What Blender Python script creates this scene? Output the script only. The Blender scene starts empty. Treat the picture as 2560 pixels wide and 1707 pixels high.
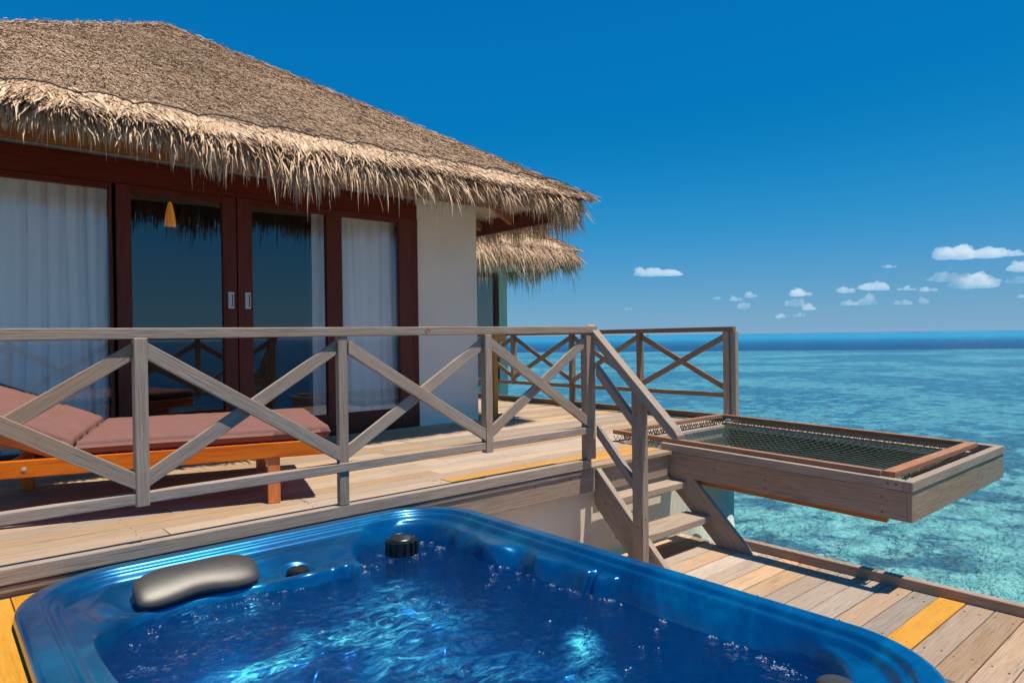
import bpy, math, random
import numpy as np
from math import radians, sin, cos, pi, sqrt
random.seed(7)
rng = np.random.default_rng(11)
SC = bpy.context.scene
COL = SC.collection

# ---------------------------------------------------------------- camera
CZ = 0.97
cam_d = bpy.data.cameras.new("camera")
cam = bpy.data.objects.new("camera", cam_d)
COL.objects.link(cam)
cam.location = (0, 0, CZ)
from mathutils import Matrix, Vector
cam.rotation_euler = (Matrix.Rotation(radians(-40.9), 3, 'Z') @ Matrix.Rotation(radians(90 - 0.40), 3, 'X')
                      @ Matrix.Rotation(radians(-0.74), 3, 'Z')).to_euler()
cam_d.sensor_width = 36
cam_d.lens = 36 * 1707 / 2560
cam_d.clip_start = 0.05
cam_d.clip_end = 200000
SC.camera = cam

# ---------------------------------------------------------------- light
SUN = Vector((0.14, -0.26, 1.0)).normalized()
elev = math.asin(SUN.z)
sun_d = bpy.data.lights.new("sun", 'SUN')
sun_d.energy = 4.5
sun_d.angle = radians(0.5)
sun_d.color = (1.0, 0.89, 0.72)
sun = bpy.data.objects.new("sun", sun_d)
COL.objects.link(sun)
sun.rotation_euler = SUN.to_track_quat('Z', 'Y').to_euler()
sun.location = (0, 0, 30)

world = bpy.data.worlds.new("World")
SC.world = world
world.use_nodes = True
wn, wl = world.node_tree.nodes, world.node_tree.links
bg = wn["Background"]
sky = wn.new("ShaderNodeTexSky")
sky.sky_type = 'NISHITA'
sky.sun_disc = False
sky.sun_elevation = elev
sky.sun_rotation = math.atan2(SUN.x, SUN.y)
sky.altitude = 0
sky.air_density = 0.6
sky.dust_density = 0.0
sky.ozone_density = 2.0
SKY_S = 0.085
s1 = wn.new("ShaderNodeVectorMath"); s1.operation = 'SCALE'; s1.inputs['Scale'].default_value = SKY_S
wl.new(sky.outputs[0], s1.inputs[0])
# camera-style colour response: the photograph is strongly saturated (polarised deep blue)
cv = wn.new("ShaderNodeRGBCurve")
def setcurve(c, pts):
    while len(c.points) < len(pts): c.points.new(.5, .5)
    for p, (x, y) in zip(c.points, pts): p.location = (x, y); p.handle_type = 'AUTO'
setcurve(cv.mapping.curves[0], [(0, 0), (.075, .001), (.105, .003), (.15, .020), (.27, .085), (.52, .165), (1, .2)])
setcurve(cv.mapping.curves[1], [(0, 0), (.126, .140), (.16, .158), (.25, .225), (.41, .285), (.62, .325), (1, .36)])
setcurve(cv.mapping.curves[2], [(0, 0), (.248, .395), (.30, .415), (.42, .48), (.57, .50), (.63, .48), (1, .5)])
cv.mapping.update()
wl.new(s1.outputs[0], cv.inputs['Color'])
s2 = wn.new("ShaderNodeVectorMath"); s2.operation = 'SCALE'; s2.inputs['Scale'].default_value = 1 / SKY_S
wl.new(cv.outputs[0], s2.inputs[0])
wl.new(s2.outputs[0], bg.inputs['Color'])
bg.inputs['Strength'].default_value = SKY_S

SC.view_settings.view_transform = 'Standard'
SC.view_settings.look = 'None'
SC.view_settings.exposure = 0.27
SC.view_settings.gamma = 1.0
SC.render.engine = 'CYCLES'
SC.cycles.use_denoising = True
SC.cycles.max_bounces = 10
SC.cycles.diffuse_bounces = 4
SC.cycles.glossy_bounces = 4
SC.cycles.transmission_bounces = 6
SC.cycles.transparent_max_bounces = 16
SC.cycles.volume_bounces = 8
SC.cycles.sample_clamp_indirect = 6
SC.cycles.caustics_reflective = False
SC.cycles.caustics_refractive = False

# ---------------------------------------------------------------- helpers
def tag(o, label=None, cat=None, group=None, kind=None):
    if label: o['label'] = label
    if cat: o['category'] = cat
    if group: o['group'] = group
    if kind: o['kind'] = kind
    return o

def empty(name, loc=(0, 0, 0), rz=0, label=None, cat=None, group=None, parent=None):
    o = bpy.data.objects.new(name, None)
    COL.objects.link(o)
    o.location = loc
    o.rotation_euler = (0, 0, rz)
    o.empty_display_size = 0.1
    if parent: o.parent = parent
    return tag(o, label, cat, group)

def link(name, me, mat=None, parent=None):
    o = bpy.data.objects.new(name, me)
    COL.objects.link(o)
    if mat is not None and len(me.materials) == 0: me.materials.append(mat)
    if parent is not None: o.parent = parent
    return o

def np_mesh(name, V, Fq, mat=None, parent=None, smooth=False, uv=None, rnd=None):
    """V (n,3), Fq (m,k) constant-size faces, uv (m*k,2) per loop, rnd (m,) per face"""
    V = np.asarray(V, dtype=np.float32); Fq = np.asarray(Fq, dtype=np.int32)
    m, k = Fq.shape
    me = bpy.data.meshes.new(name)
    me.vertices.add(len(V)); me.vertices.foreach_set("co", V.ravel())
    me.loops.add(m * k); me.loops.foreach_set("vertex_index", Fq.ravel())
    me.polygons.add(m)
    me.polygons.foreach_set("loop_start", np.arange(0, m * k, k, dtype=np.int32))
    me.polygons.foreach_set("loop_total", np.full(m, k, dtype=np.int32))
    if smooth: me.polygons.foreach_set("use_smooth", np.ones(m, dtype=bool))
    if uv is not None:
        l = me.uv_layers.new(name="UVMap"); l.data.foreach_set("uv", np.asarray(uv, dtype=np.float32).ravel())
    if rnd is not None:
        a = me.color_attributes.new("rnd", 'FLOAT_COLOR', 'CORNER')
        c = np.ones((m, k, 4), dtype=np.float32); c[:, :, 0] = np.asarray(rnd)[:, None]
        c[:, :, 1] = (np.asarray(rnd)[:, None] * 7.31) % 1.0
        a.data.foreach_set("color", c.ravel())
    me.update(); me.validate()
    return link(name, me, mat, parent)

class MB:
    """collects boxes, beams, prisms and tubes into one mesh; UV.x runs along each piece's length in metres"""
    def __init__(s): s.v = []; s.f = []; s.uv = []; s.r = []
    def _face(s, idx, uv, r): s.f.append(idx); s.uv.append(uv); s.r.append(r)
    def beam(s, a, b, w, t, up=(0, 0, 1), r=None):
        a = Vector(a); b = Vector(b); d = (b - a); L = d.length; d.normalize()
        up = Vector(up); side = d.cross(up).normalized(); upp = side.cross(d).normalized()
        r = random.random() if r is None else r; n = len(s.v)
        for e in (a, b):
            for (i, j) in ((-1, -1), (1, -1), (1, 1), (-1, 1)):
                s.v.append(tuple(e + side * (i * w / 2) + upp * (j * t / 2)))
        o = r * 37.0; u0 = r * 11.0
        for k in range(4):
            k2 = (k + 1) % 4; c = w if k % 2 == 0 else t
            v0 = o + k * 0.33
            s._face((n + k, n + k2, n + 4 + k2, n + 4 + k), ((u0, v0), (u0, v0 + c), (u0 + L, v0 + c), (u0 + L, v0)), r)
        s._face((n + 3, n + 2, n + 1, n), ((u0, o), (u0, o + w), (u0 + .02, o + w), (u0 + .02, o)), r)
        s._face((n + 4, n + 5, n + 6, n + 7), ((u0, o), (u0, o + w), (u0 + .02, o + w), (u0 + .02, o)), r)
        return s
    def box(s, x0, x1, y0, y1, z0, z1, axis='x', r=None):
        cx, cy, cz = (x0 + x1) / 2, (y0 + y1) / 2, (z0 + z1) / 2
        if axis == 'x': return s.beam((x0, cy, cz), (x1, cy, cz), y1 - y0, z1 - z0, r=r)
        if axis == 'y': return s.beam((cx, y0, cz), (cx, y1, cz), x1 - x0, z1 - z0, r=r)
        return s.beam((cx, cy, z0), (cx, cy, z1), x1 - x0, y1 - y0, up=(0, 1, 0), r=r)
    def prism(s, poly, ext, r=None, along=None):
        """poly: list of 3d points (planar), ext: extrusion vector, along: grain direction"""
        r = random.random() if r is None else r
        P = [Vector(p) for p in poly]; E = Vector(ext); n = len(s.v); k = len(P)
        nrm = Vector((0, 0, 0))
        for i in range(k): nrm += P[i].cross(P[(i + 1) % k])
        if nrm.dot(E) > 0: P.reverse()
        al = Vector(along).normalized() if along is not None else (P[1] - P[0]).normalized()
        cr = al.cross(E.normalized()) if abs(al.dot(E.normalized())) < .99 else Vector((0, 0, 1))
        for p in P: s.v.append(tuple(p))
        for p in P: s.v.append(tuple(p + E))
        o = r * 37.0
        U = lambda p, q=0: (r * 11 + al.dot(p), o + cr.dot(p) + q)
        s._face(tuple(range(n, n + k)), tuple(U(p) for p in P), r)
        s._face(tuple(range(n + 2 * k - 1, n + k - 1, -1)), tuple(U(p, .5) for p in reversed(P)), r)
        for i in range(k):
            j = (i + 1) % k
            w = E.length
            s._face((n + j, n + i, n + k + i, n + k + j),
                    (U(P[j]), U(P[i]), (U(P[i])[0], U(P[i])[1] + w), (U(P[j])[0], U(P[j])[1] + w)), r)
        return s
    def tube(s, pts, rad, seg=6, r=None, cap=True):
        r = random.random() if r is None else r
        P = [Vector(p) for p in pts]; n = len(s.v); N = len(P)
        ref = Vector((0, 0, 1))
        L = 0
        for i, p in enumerate(P):
            d = (P[min(i + 1, N - 1)] - P[max(i - 1, 0)]).normalized()
            if abs(d.dot(ref)) > .95: ref = Vector((1, 0, 0)) if abs(d.x) < .9 else Vector((0, 1, 0))
            a = d.cross(ref).normalized(); b = a.cross(d).normalized()
            rr = rad[i] if hasattr(rad, '__len__') else rad
            for k in range(seg):
                t = 2 * pi * k / seg
                s.v.append(tuple(p + a * (cos(t) * rr) + b * (sin(t) * rr)))
        for i in range(N - 1):
            l2 = L + (P[i + 1] - P[i]).length
            for k in range(seg):
                k2 = (k + 1) % seg
                s._face((n + i * seg + k, n + i * seg + k2, n + (i + 1) * seg + k2, n + (i + 1) * seg + k),
                        ((L, k / seg), (L, (k + 1) / seg), (l2, (k + 1) / seg), (l2, k / seg)), r)
            L = l2
        if cap:
            s._face(tuple(n + k for k in reversed(range(seg))), tuple((0, 0) for _ in range(seg)), r)
            s._face(tuple(n + (N - 1) * seg + k for k in range(seg)), tuple((0, 0) for _ in range(seg)), r)
        return s
    def lathe(s, c, prof, seg=32, r=None, rfun=None):
        r = random.random() if r is None else r
        n = len(s.v); N = len(prof)
        for i, (rr, z) in enumerate(prof):
            for k in range(seg):
                t = 2 * pi * k / seg
                q = rr * (rfun(t, i) if rfun else 1)
                s.v.append((c[0] + q * cos(t), c[1] + q * sin(t), c[2] + z))
        for i in range(N - 1):
            for k in range(seg):
                k2 = (k + 1) % seg
                s._face((n + i * seg + k, n + i * seg + k2, n + (i + 1) * seg + k2, n + (i + 1) * seg + k),
                        ((k / seg, i), (k2 / seg, i), (k2 / seg, i + 1), (k / seg, i + 1)), r)
        s._face(tuple(n + k for k in reversed(range(seg))), tuple((0, 0) for _ in range(seg)), r)
        s._face(tuple(n + (N - 1) * seg + k for k in range(seg)), tuple((0, 0) for _ in range(seg)), r)
        return s
    def build(s, name, mat, parent=None, bevel=0, smooth=False, seg=2):
        me = bpy.data.meshes.new(name)
        me.from_pydata(s.v, [], s.f)
        l = me.uv_layers.new(name="UVMap")
        l.data.foreach_set("uv", np.array([q for f in s.uv for q in f], dtype=np.float32).ravel())
        a = me.color_attributes.new("rnd", 'FLOAT_COLOR', 'CORNER')
        c = []
        for f, r in zip(s.f, s.r): c += [(r, (r * 7.31) % 1, (r * 3.77) % 1, 1)] * len(f)
        a.data.foreach_set("color", np.array(c, dtype=np.float32).ravel())
        if smooth: me.polygons.foreach_set("use_smooth", [len(f) == 4 for f in s.f])
        me.update()
        o = link(name, me, mat, parent)
        if bevel:
            m = o.modifiers.new("bevel", 'BEVEL'); m.width = bevel; m.segments = seg
            m.limit_method = 'ANGLE'; m.angle_limit = radians(40); m.use_clamp_overlap = True
        return o

# value noise in numpy
_perm = rng.random((64, 64, 64)).astype(np.float32)
def vnoise(x, y, z=0.0):
    x = np.asarray(x, dtype=np.float64); y = np.asarray(y, dtype=np.float64); z = np.asarray(z, dtype=np.float64) + x * 0
    xi = np.floor(x).astype(int); yi = np.floor(y).astype(int); zi = np.floor(z).astype(int)
    fx = x - xi; fy = y - yi; fz = z - zi
    fx = fx * fx * fx * (fx * (fx * 6 - 15) + 10); fy = fy * fy * fy * (fy * (fy * 6 - 15) + 10); fz = fz * fz * (3 - 2 * fz)
    g = lambda a, b, c: _perm[(xi + a) % 64, (yi + b) % 64, (zi + c) % 64]
    l = lambda a, b, t: a + (b - a) * t
    return l(l(l(g(0, 0, 0), g(1, 0, 0), fx), l(g(0, 1, 0), g(1, 1, 0), fx), fy),
             l(l(g(0, 0, 1), g(1, 0, 1), fx), l(g(0, 1, 1), g(1, 1, 1), fx), fy), fz) - .5
def fbm(x, y, z=0.0, o=4, g=.5):
    s = 0; a = 1.0; f = 1.0
    for i in range(o): s = s + a * vnoise(x * f + i * 17.3, y * f + i * 5.1, np.asarray(z) * f); a *= g; f *= 2.03
    return s
def sstep(a, b, x):
    t = np.clip((x - a) / (b - a), 0, 1); return t * t * (3 - 2 * t)

# ---------------------------------------------------------------- materials
def newmat(name):
    m = bpy.data.materials.new(name); m.use_nodes = True
    n, l = m.node_tree.nodes, m.node_tree.links
    return m, n, l, n["Principled BSDF"]
def ramp(n, stops, interp='LINEAR'):
    r = n.new("ShaderNodeValToRGB"); r.color_ramp.interpolation = interp
    e = r.color_ramp.elements
    while len(e) < len(stops): e.new(0.5)
    for q, (p, c) in zip(e, stops): q.position = p; q.color = (*c, 1) if len(c) == 3 else c
    return r
def mixc(n, l, a, b, fac, mode='MIX'):
    m = n.new("ShaderNodeMix"); m.data_type = 'RGBA'; m.blend_type = mode
    for s, v in (('A', a), ('B', b), ('Factor', fac)):
        if hasattr(v, 'links') or isinstance(v, bpy.types.NodeSocket): l.new(v, m.inputs[s])
        else: m.inputs[s].default_value = (*v, 1) if hasattr(v, '__len__') else v
    return m.outputs['Result']
def noise(n, l, vec, scale, detail=4, rough=.55, dist=0, dim='3D'):
    t = n.new("ShaderNodeTexNoise"); t.noise_dimensions = dim
    t.inputs['Scale'].default_value = scale; t.inputs['Detail'].default_value = detail
    t.inputs['Roughness'].default_value = rough; t.inputs['Distortion'].default_value = dist
    if vec is not None: l.new(vec, t.inputs['Vector'])
    return t.outputs['Fac']
def mapping(n, l, vec, scale=(1, 1, 1), rot=(0, 0, 0), loc=(0, 0, 0)):
    m = n.new("ShaderNodeMapping"); m.inputs['Scale'].default_value = scale
    m.inputs['Rotation'].default_value = rot; m.inputs['Location'].default_value = loc
    l.new(vec, m.inputs['Vector']); return m.outputs[0]
def math_(n, l, op, a, b=None, clamp=False):
    m = n.new("ShaderNodeMath"); m.operation = op; m.use_clamp = clamp
    for i, v in enumerate((a, b)):
        if v is None: continue
        if isinstance(v, bpy.types.NodeSocket): l.new(v, m.inputs[i])
        else: m.inputs[i].default_value = v
    return m.outputs[0]
def bump(n, l, h, dist, strength=1.0, nrm=None):
    b = n.new("ShaderNodeBump"); b.inputs['Distance'].default_value = dist; b.inputs['Strength'].default_value = strength
    l.new(h, b.inputs['Height'])
    if nrm is not None: l.new(nrm, b.inputs['Normal'])
    return b.outputs[0]

def wood(name, light, mid, dark, rough=.8, grain=70, contrast=1.0, vary=.5, nails=False, spec=.25, coat=0, cracks=.6, warm=None):
    m, n, l, P = newmat(name)
    uv = n.new("ShaderNodeUVMap").outputs[0]
    at = n.new("ShaderNodeAttribute"); at.attribute_name = "rnd"
    sep = n.new("ShaderNodeSeparateColor"); l.new(at.outputs['Color'], sep.inputs[0])
    g1 = noise(n, l, mapping(n, l, uv, (3.5, grain * 1.5, 1)), 1.0, 6, .65, .6, '2D')
    g2 = noise(n, l, mapping(n, l, uv, (14, grain * 5, 1)), 1.0, 3, .7, 0, '2D')
    blot = noise(n, l, mapping(n, l, uv, (2.2, 9, 1)), 1.0, 5, .6, .8, '2D')
    wv = n.new("ShaderNodeTexWave"); wv.wave_type = 'BANDS'; wv.bands_direction = 'Y'
    wv.inputs['Scale'].default_value = 3.2; wv.inputs['Distortion'].default_value = 9
    wv.inputs['Detail'].default_value = 3; wv.inputs['Detail Scale'].default_value = 1.2
    l.new(mapping(n, l, uv, (1.1, 7, 1)), wv.inputs['Vector'])
    f = math_(n, l, 'MULTIPLY_ADD', g1, .62); f2 = math_(n, l, 'MULTIPLY_ADD', g2, .25)
    l.new(math_(n, l, 'MULTIPLY', blot, .2), n[f2.node.name].inputs[2]); l.new(f2, n[f.node.name].inputs[2])
    r = ramp(n, [(.36, dark), (.5, mid), (.64, light)]); l.new(f, r.inputs[0])
    c = r.outputs[0]
    c = mixc(n, l, c, tuple(q * .62 for q in mid), math_(n, l, 'MULTIPLY', math_(n, l, 'GREATER_THAN', wv.outputs['Fac'], .83), .22 * contrast))
    # greyed and warm weathering patches
    b2 = noise(n, l, mapping(n, l, uv, (.9, 3.2, 1), loc=(3, 8, 0)), 1.0, 4, .6, .5, '2D')
    wc = warm if warm else (mid[0] * 1.22, mid[1] * .98, mid[2] * .72)
    rr = ramp(n, [(.42, (0, 0, 0)), (.68, (1, 1, 1))]); l.new(b2, rr.inputs[0])
    c = mixc(n, l, c, wc, math_(n, l, 'MULTIPLY', rr.outputs[0], .45))
    # piece to piece change of tone
    v = n.new("ShaderNodeMapRange"); v.inputs[3].default_value = 1 - vary * .45; v.inputs[4].default_value = 1 + vary * .3
    l.new(sep.outputs[0], v.inputs[0])
    hsv = n.new("ShaderNodeHueSaturation"); l.new(v.outputs[0], hsv.inputs['Value']); l.new(c, hsv.inputs['Color'])
    v2 = n.new("ShaderNodeMapRange"); v2.inputs[3].default_value = 1 - vary * .5; v2.inputs[4].default_value = 1 + vary * .45
    l.new(sep.outputs[1], v2.inputs[0]); l.new(v2.outputs[0], hsv.inputs['Saturation'])
    c = hsv.outputs[0]
    # thin long checks
    ck = noise(n, l, mapping(n, l, uv, (2.6, grain * 1.9, 1), loc=(9, 2, 0)), 1.0, 2, .5, .3, '2D')
    cr = ramp(n, [(.255, (1, 1, 1)), (.30, (0, 0, 0))]); l.new(ck, cr.inputs[0])
    c = mixc(n, l, c, tuple(q * .3 for q in dark), math_(n, l, 'MULTIPLY', cr.outputs[0], cracks))
    l.new(c, P.inputs['Base Color'])
    P.inputs['Roughness'].default_value = rough
    P.inputs['Specular IOR Level'].default_value = spec
    P.inputs['Coat Weight'].default_value = coat; P.inputs['Coat Roughness'].default_value = .25
    h = math_(n, l, 'SUBTRACT', f, math_(n, l, 'MULTIPLY', cr.outputs[0], .5 * cracks))
    l.new(bump(n, l, h, .004, .55 * contrast), P.inputs['Normal'])
    return m

M = {}
M['deck'] = wood('weathered_deck', (.53, .405, .30), (.44, .335, .245), (.31, .23, .165), vary=.6, grain=60)
M['deck2'] = wood('weathered_lower_deck', (.53, .415, .32), (.44, .335, .255), (.31, .225, .165), vary=.85, grain=60, cracks=.55)
M['grey'] = wood('grey_weathered_wood', (.46, .38, .31), (.35, .28, .23), (.235, .18, .145), vary=.3, grain=75, contrast=1.2, cracks=.35)
M['grey2'] = wood('grey_fascia_wood', (.43, .34, .275), (.33, .255, .205), (.22, .165, .13), vary=.4, grain=55, contrast=1.2, cracks=.35)
M['brownrail'] = wood('brown_weathered_wood', (.36, .25, .17), (.27, .175, .115), (.15, .09, .06), vary=.35, grain=75)
M['yellow'] = wood('new_yellow_wood', (.60, .31, .065), (.54, .26, .045), (.44, .20, .03), vary=.2, grain=30, cracks=.12, contrast=.5, warm=(.64, .34, .07))
M['netwood'] = wood('terracotta_wood', (.42, .225, .135), (.34, .17, .10), (.22, .105, .06), vary=.2, grain=60, cracks=.3)
M['orange'] = wood('varnished_orange_wood', (.84, .22, .018), (.74, .16, .011), (.54, .095, .007), vary=.2, grain=30, rough=.35, coat=.25, cracks=.05, contrast=.3, warm=(.85, .27, .03), spec=.5)
M['mahog'] = wood('dark_mahogany', (.17, .036, .020), (.13, .025, .014), (.08, .015, .009), vary=.15, grain=40, rough=.55, cracks=.1, contrast=.3, warm=(.16, .038, .02), spec=.25)
M['rafter'] = wood('rafter_wood', (.42, .19, .075), (.33, .135, .05), (.2, .075, .03), vary=.2, grain=50, rough=.6, cracks=.2)

def plain(name, c, rough=.6, metal=0, spec=.5, nscale=0, namt=.15, bumpd=0, bscale=200, coat=0):
    m, n, l, P = newmat(name)
    P.inputs['Roughness'].default_value = rough; P.inputs['Metallic'].default_value = metal
    P.inputs['Specular IOR Level'].default_value = spec; P.inputs['Coat Weight'].default_value = coat
    tc = n.new("ShaderNodeTexCoord").outputs['Object']
    if nscale:
        f = noise(n, l, tc, nscale, 5, .6)
        r = ramp(n, [(.3, tuple(q * (1 - namt) for q in c)), (.7, tuple(min(1, q * (1 + namt)) for q in c))]); l.new(f, r.inputs[0])
        l.new(r.outputs[0], P.inputs['Base Color'])
    else: P.inputs['Base Color'].default_value = (*c, 1)
    if bumpd: l.new(bump(n, l, noise(n, l, tc, bscale, 3, .6), bumpd, .6), P.inputs['Normal'])
    return m
M['wall'] = plain('white_render', (.88, .80, .70), .85, nscale=2.2, namt=.05, bumpd=.002, bscale=120)
M['wall_low'] = plain('cream_render', (.86, .74, .60), .85, nscale=3, namt=.07, bumpd=.002, bscale=90)
M['pillar'] = plain('pale_green_concrete', (.55, .63, .58), .8, nscale=4, namt=.1, bumpd=.003, bscale=60)
M['nbrwall'] = plain('pale_green_render', (.64, .60, .50), .85, nscale=2, namt=.05)
M['soffit'] = plain('cream_soffit_board', (.62, .54, .43), .8, nscale=5, namt=.08)
M['cushion'] = plain('dusty_rose_canvas', (.225, .112, .098), .92, spec=.15, nscale=9, namt=.07, bumpd=.0012, bscale=420)
M['steel'] = plain('satin_steel', (.66, .65, .62), .45, metal=.25)
M['blackpl'] = plain('black_plastic', (.012, .014, .016), .32, nscale=60, namt=.3, bumpd=.0006, bscale=500)
M['vinyl'] = plain('dark_grey_vinyl', (.055, .05, .047), .36, spec=.6, nscale=30, namt=.12, bumpd=.0011, bscale=330)
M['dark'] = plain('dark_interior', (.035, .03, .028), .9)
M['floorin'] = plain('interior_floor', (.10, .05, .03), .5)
M['rope'] = plain('dark_rope', (.045, .035, .028), .9)
M['netrope'] = plain('net_rope', (.17, .18, .155), .9)
M['shadewood'] = wood('shade_darkened_wood', (.12, .14, .12), (.09, .105, .09), (.055, .065, .055), vary=.2, grain=50, cracks=.3, warm=(.08, .085, .05))  # shade inside the net opening put into the wood colour, dark greenish
M['bubble'] = plain('bubble_foam', (.85, .9, .95), .08, spec=.8)
M['screw'] = plain('rusty_screw', (.22, .10, .05), .7)
M['cabinet'] = plain('spa_cabinet_panel', (.12, .09, .07), .6, nscale=12, namt=.2)

def curtain_mat():
    m, n, l, P = newmat('white_curtain')
    P.inputs['Base Color'].default_value = (.95, .95, .92, 1); P.inputs['Roughness'].default_value = .9
    P.inputs['Sheen Weight'].default_value = .2
    tc = n.new("ShaderNodeTexCoord").outputs['Object']
    return m
M['curtain'] = curtain_mat()

def glass_mat():
    m, n, l, P = newmat('tinted_window_glass')
    n.remove(P); out = n["Material Output"]
    gl = n.new("ShaderNodeBsdfGlossy"); gl.inputs['Roughness'].default_value = 0.0
    gl.inputs['Color'].default_value = (.9, .95, 1, 1)
    tr = n.new("ShaderNodeBsdfTransparent"); tr.inputs['Color'].default_value = (.96, .97, .97, 1)
    lw = n.new("ShaderNodeLayerWeight"); lw.inputs['Blend'].default_value = .5
    f5 = math_(n, l, 'POWER', lw.outputs['Facing'], 4.0)
    fac = math_(n, l, 'MULTIPLY_ADD', f5, .85); n[fac.node.name].inputs[2].default_value = .13
    tc = n.new("ShaderNodeTexCoord").outputs['Object']
    l.new(bump(n, l, noise(n, l, tc, 1.4, 1), .002, .03), gl.inputs['Normal'])
    mx = n.new("ShaderNodeMixShader")
    l.new(fac, mx.inputs[0]); l.new(tr.outputs[0], mx.inputs[1]); l.new(gl.outputs[0], mx.inputs[2])
    l.new(mx.outputs[0], out.inputs['Surface'])
    return m
M['glass'] = glass_mat()

def thatch_mat(name, stops, thin=False):
    m, n, l, P = newmat(name)
    at = n.new("ShaderNodeAttribute"); at.attribute_name = "rnd"
    sep = n.new("ShaderNodeSeparateColor"); l.new(at.outputs['Color'], sep.inputs[0])
    tc = n.new("ShaderNodeTexCoord").outputs['Object']
    r = ramp(n, stops); 
    f = math_(n, l, 'ADD', math_(n, l, 'MULTIPLY', sep.outputs[0], .75), math_(n, l, 'MULTIPLY', noise(n, l, tc, 1.3, 5, .65), .25))
    l.new(f, r.inputs[0])
    fine = noise(n, l, tc, 60, 3, .6)
    rr = ramp(n, [(.3, (.72, .72, .72)), (.7, (1.1, 1.1, 1.1))]); l.new(fine, rr.inputs[0])
    c = mixc(n, l, r.outputs[0], rr.outputs[0], 1.0, 'MULTIPLY')
    l.new(c, P.inputs['Base Color']); P.inputs['Roughness'].default_value = .7
    P.inputs['Specular IOR Level'].default_value = .3
    if thin: 
        P.inputs['Transmission Weight'].default_value = 0
    return m
M['thatch'] = thatch_mat('dry_palm_thatch', [(.1, (.21, .135, .09)), (.35, (.47, .32, .21)), (.6, (.64, .45, .30)), (.85, (.83, .61, .42))])
M['fringe'] = thatch_mat('palm_fringe', [(.1, (.36, .225, .13)), (.35, (.60, .40, .25)), (.6, (.78, .55, .36)), (.85, (.92, .69, .47))])
M['under'] = plain('thatch_underlay', (.26, .18, .12), .95, nscale=30, namt=.4, bumpd=.02, bscale=40)

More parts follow.
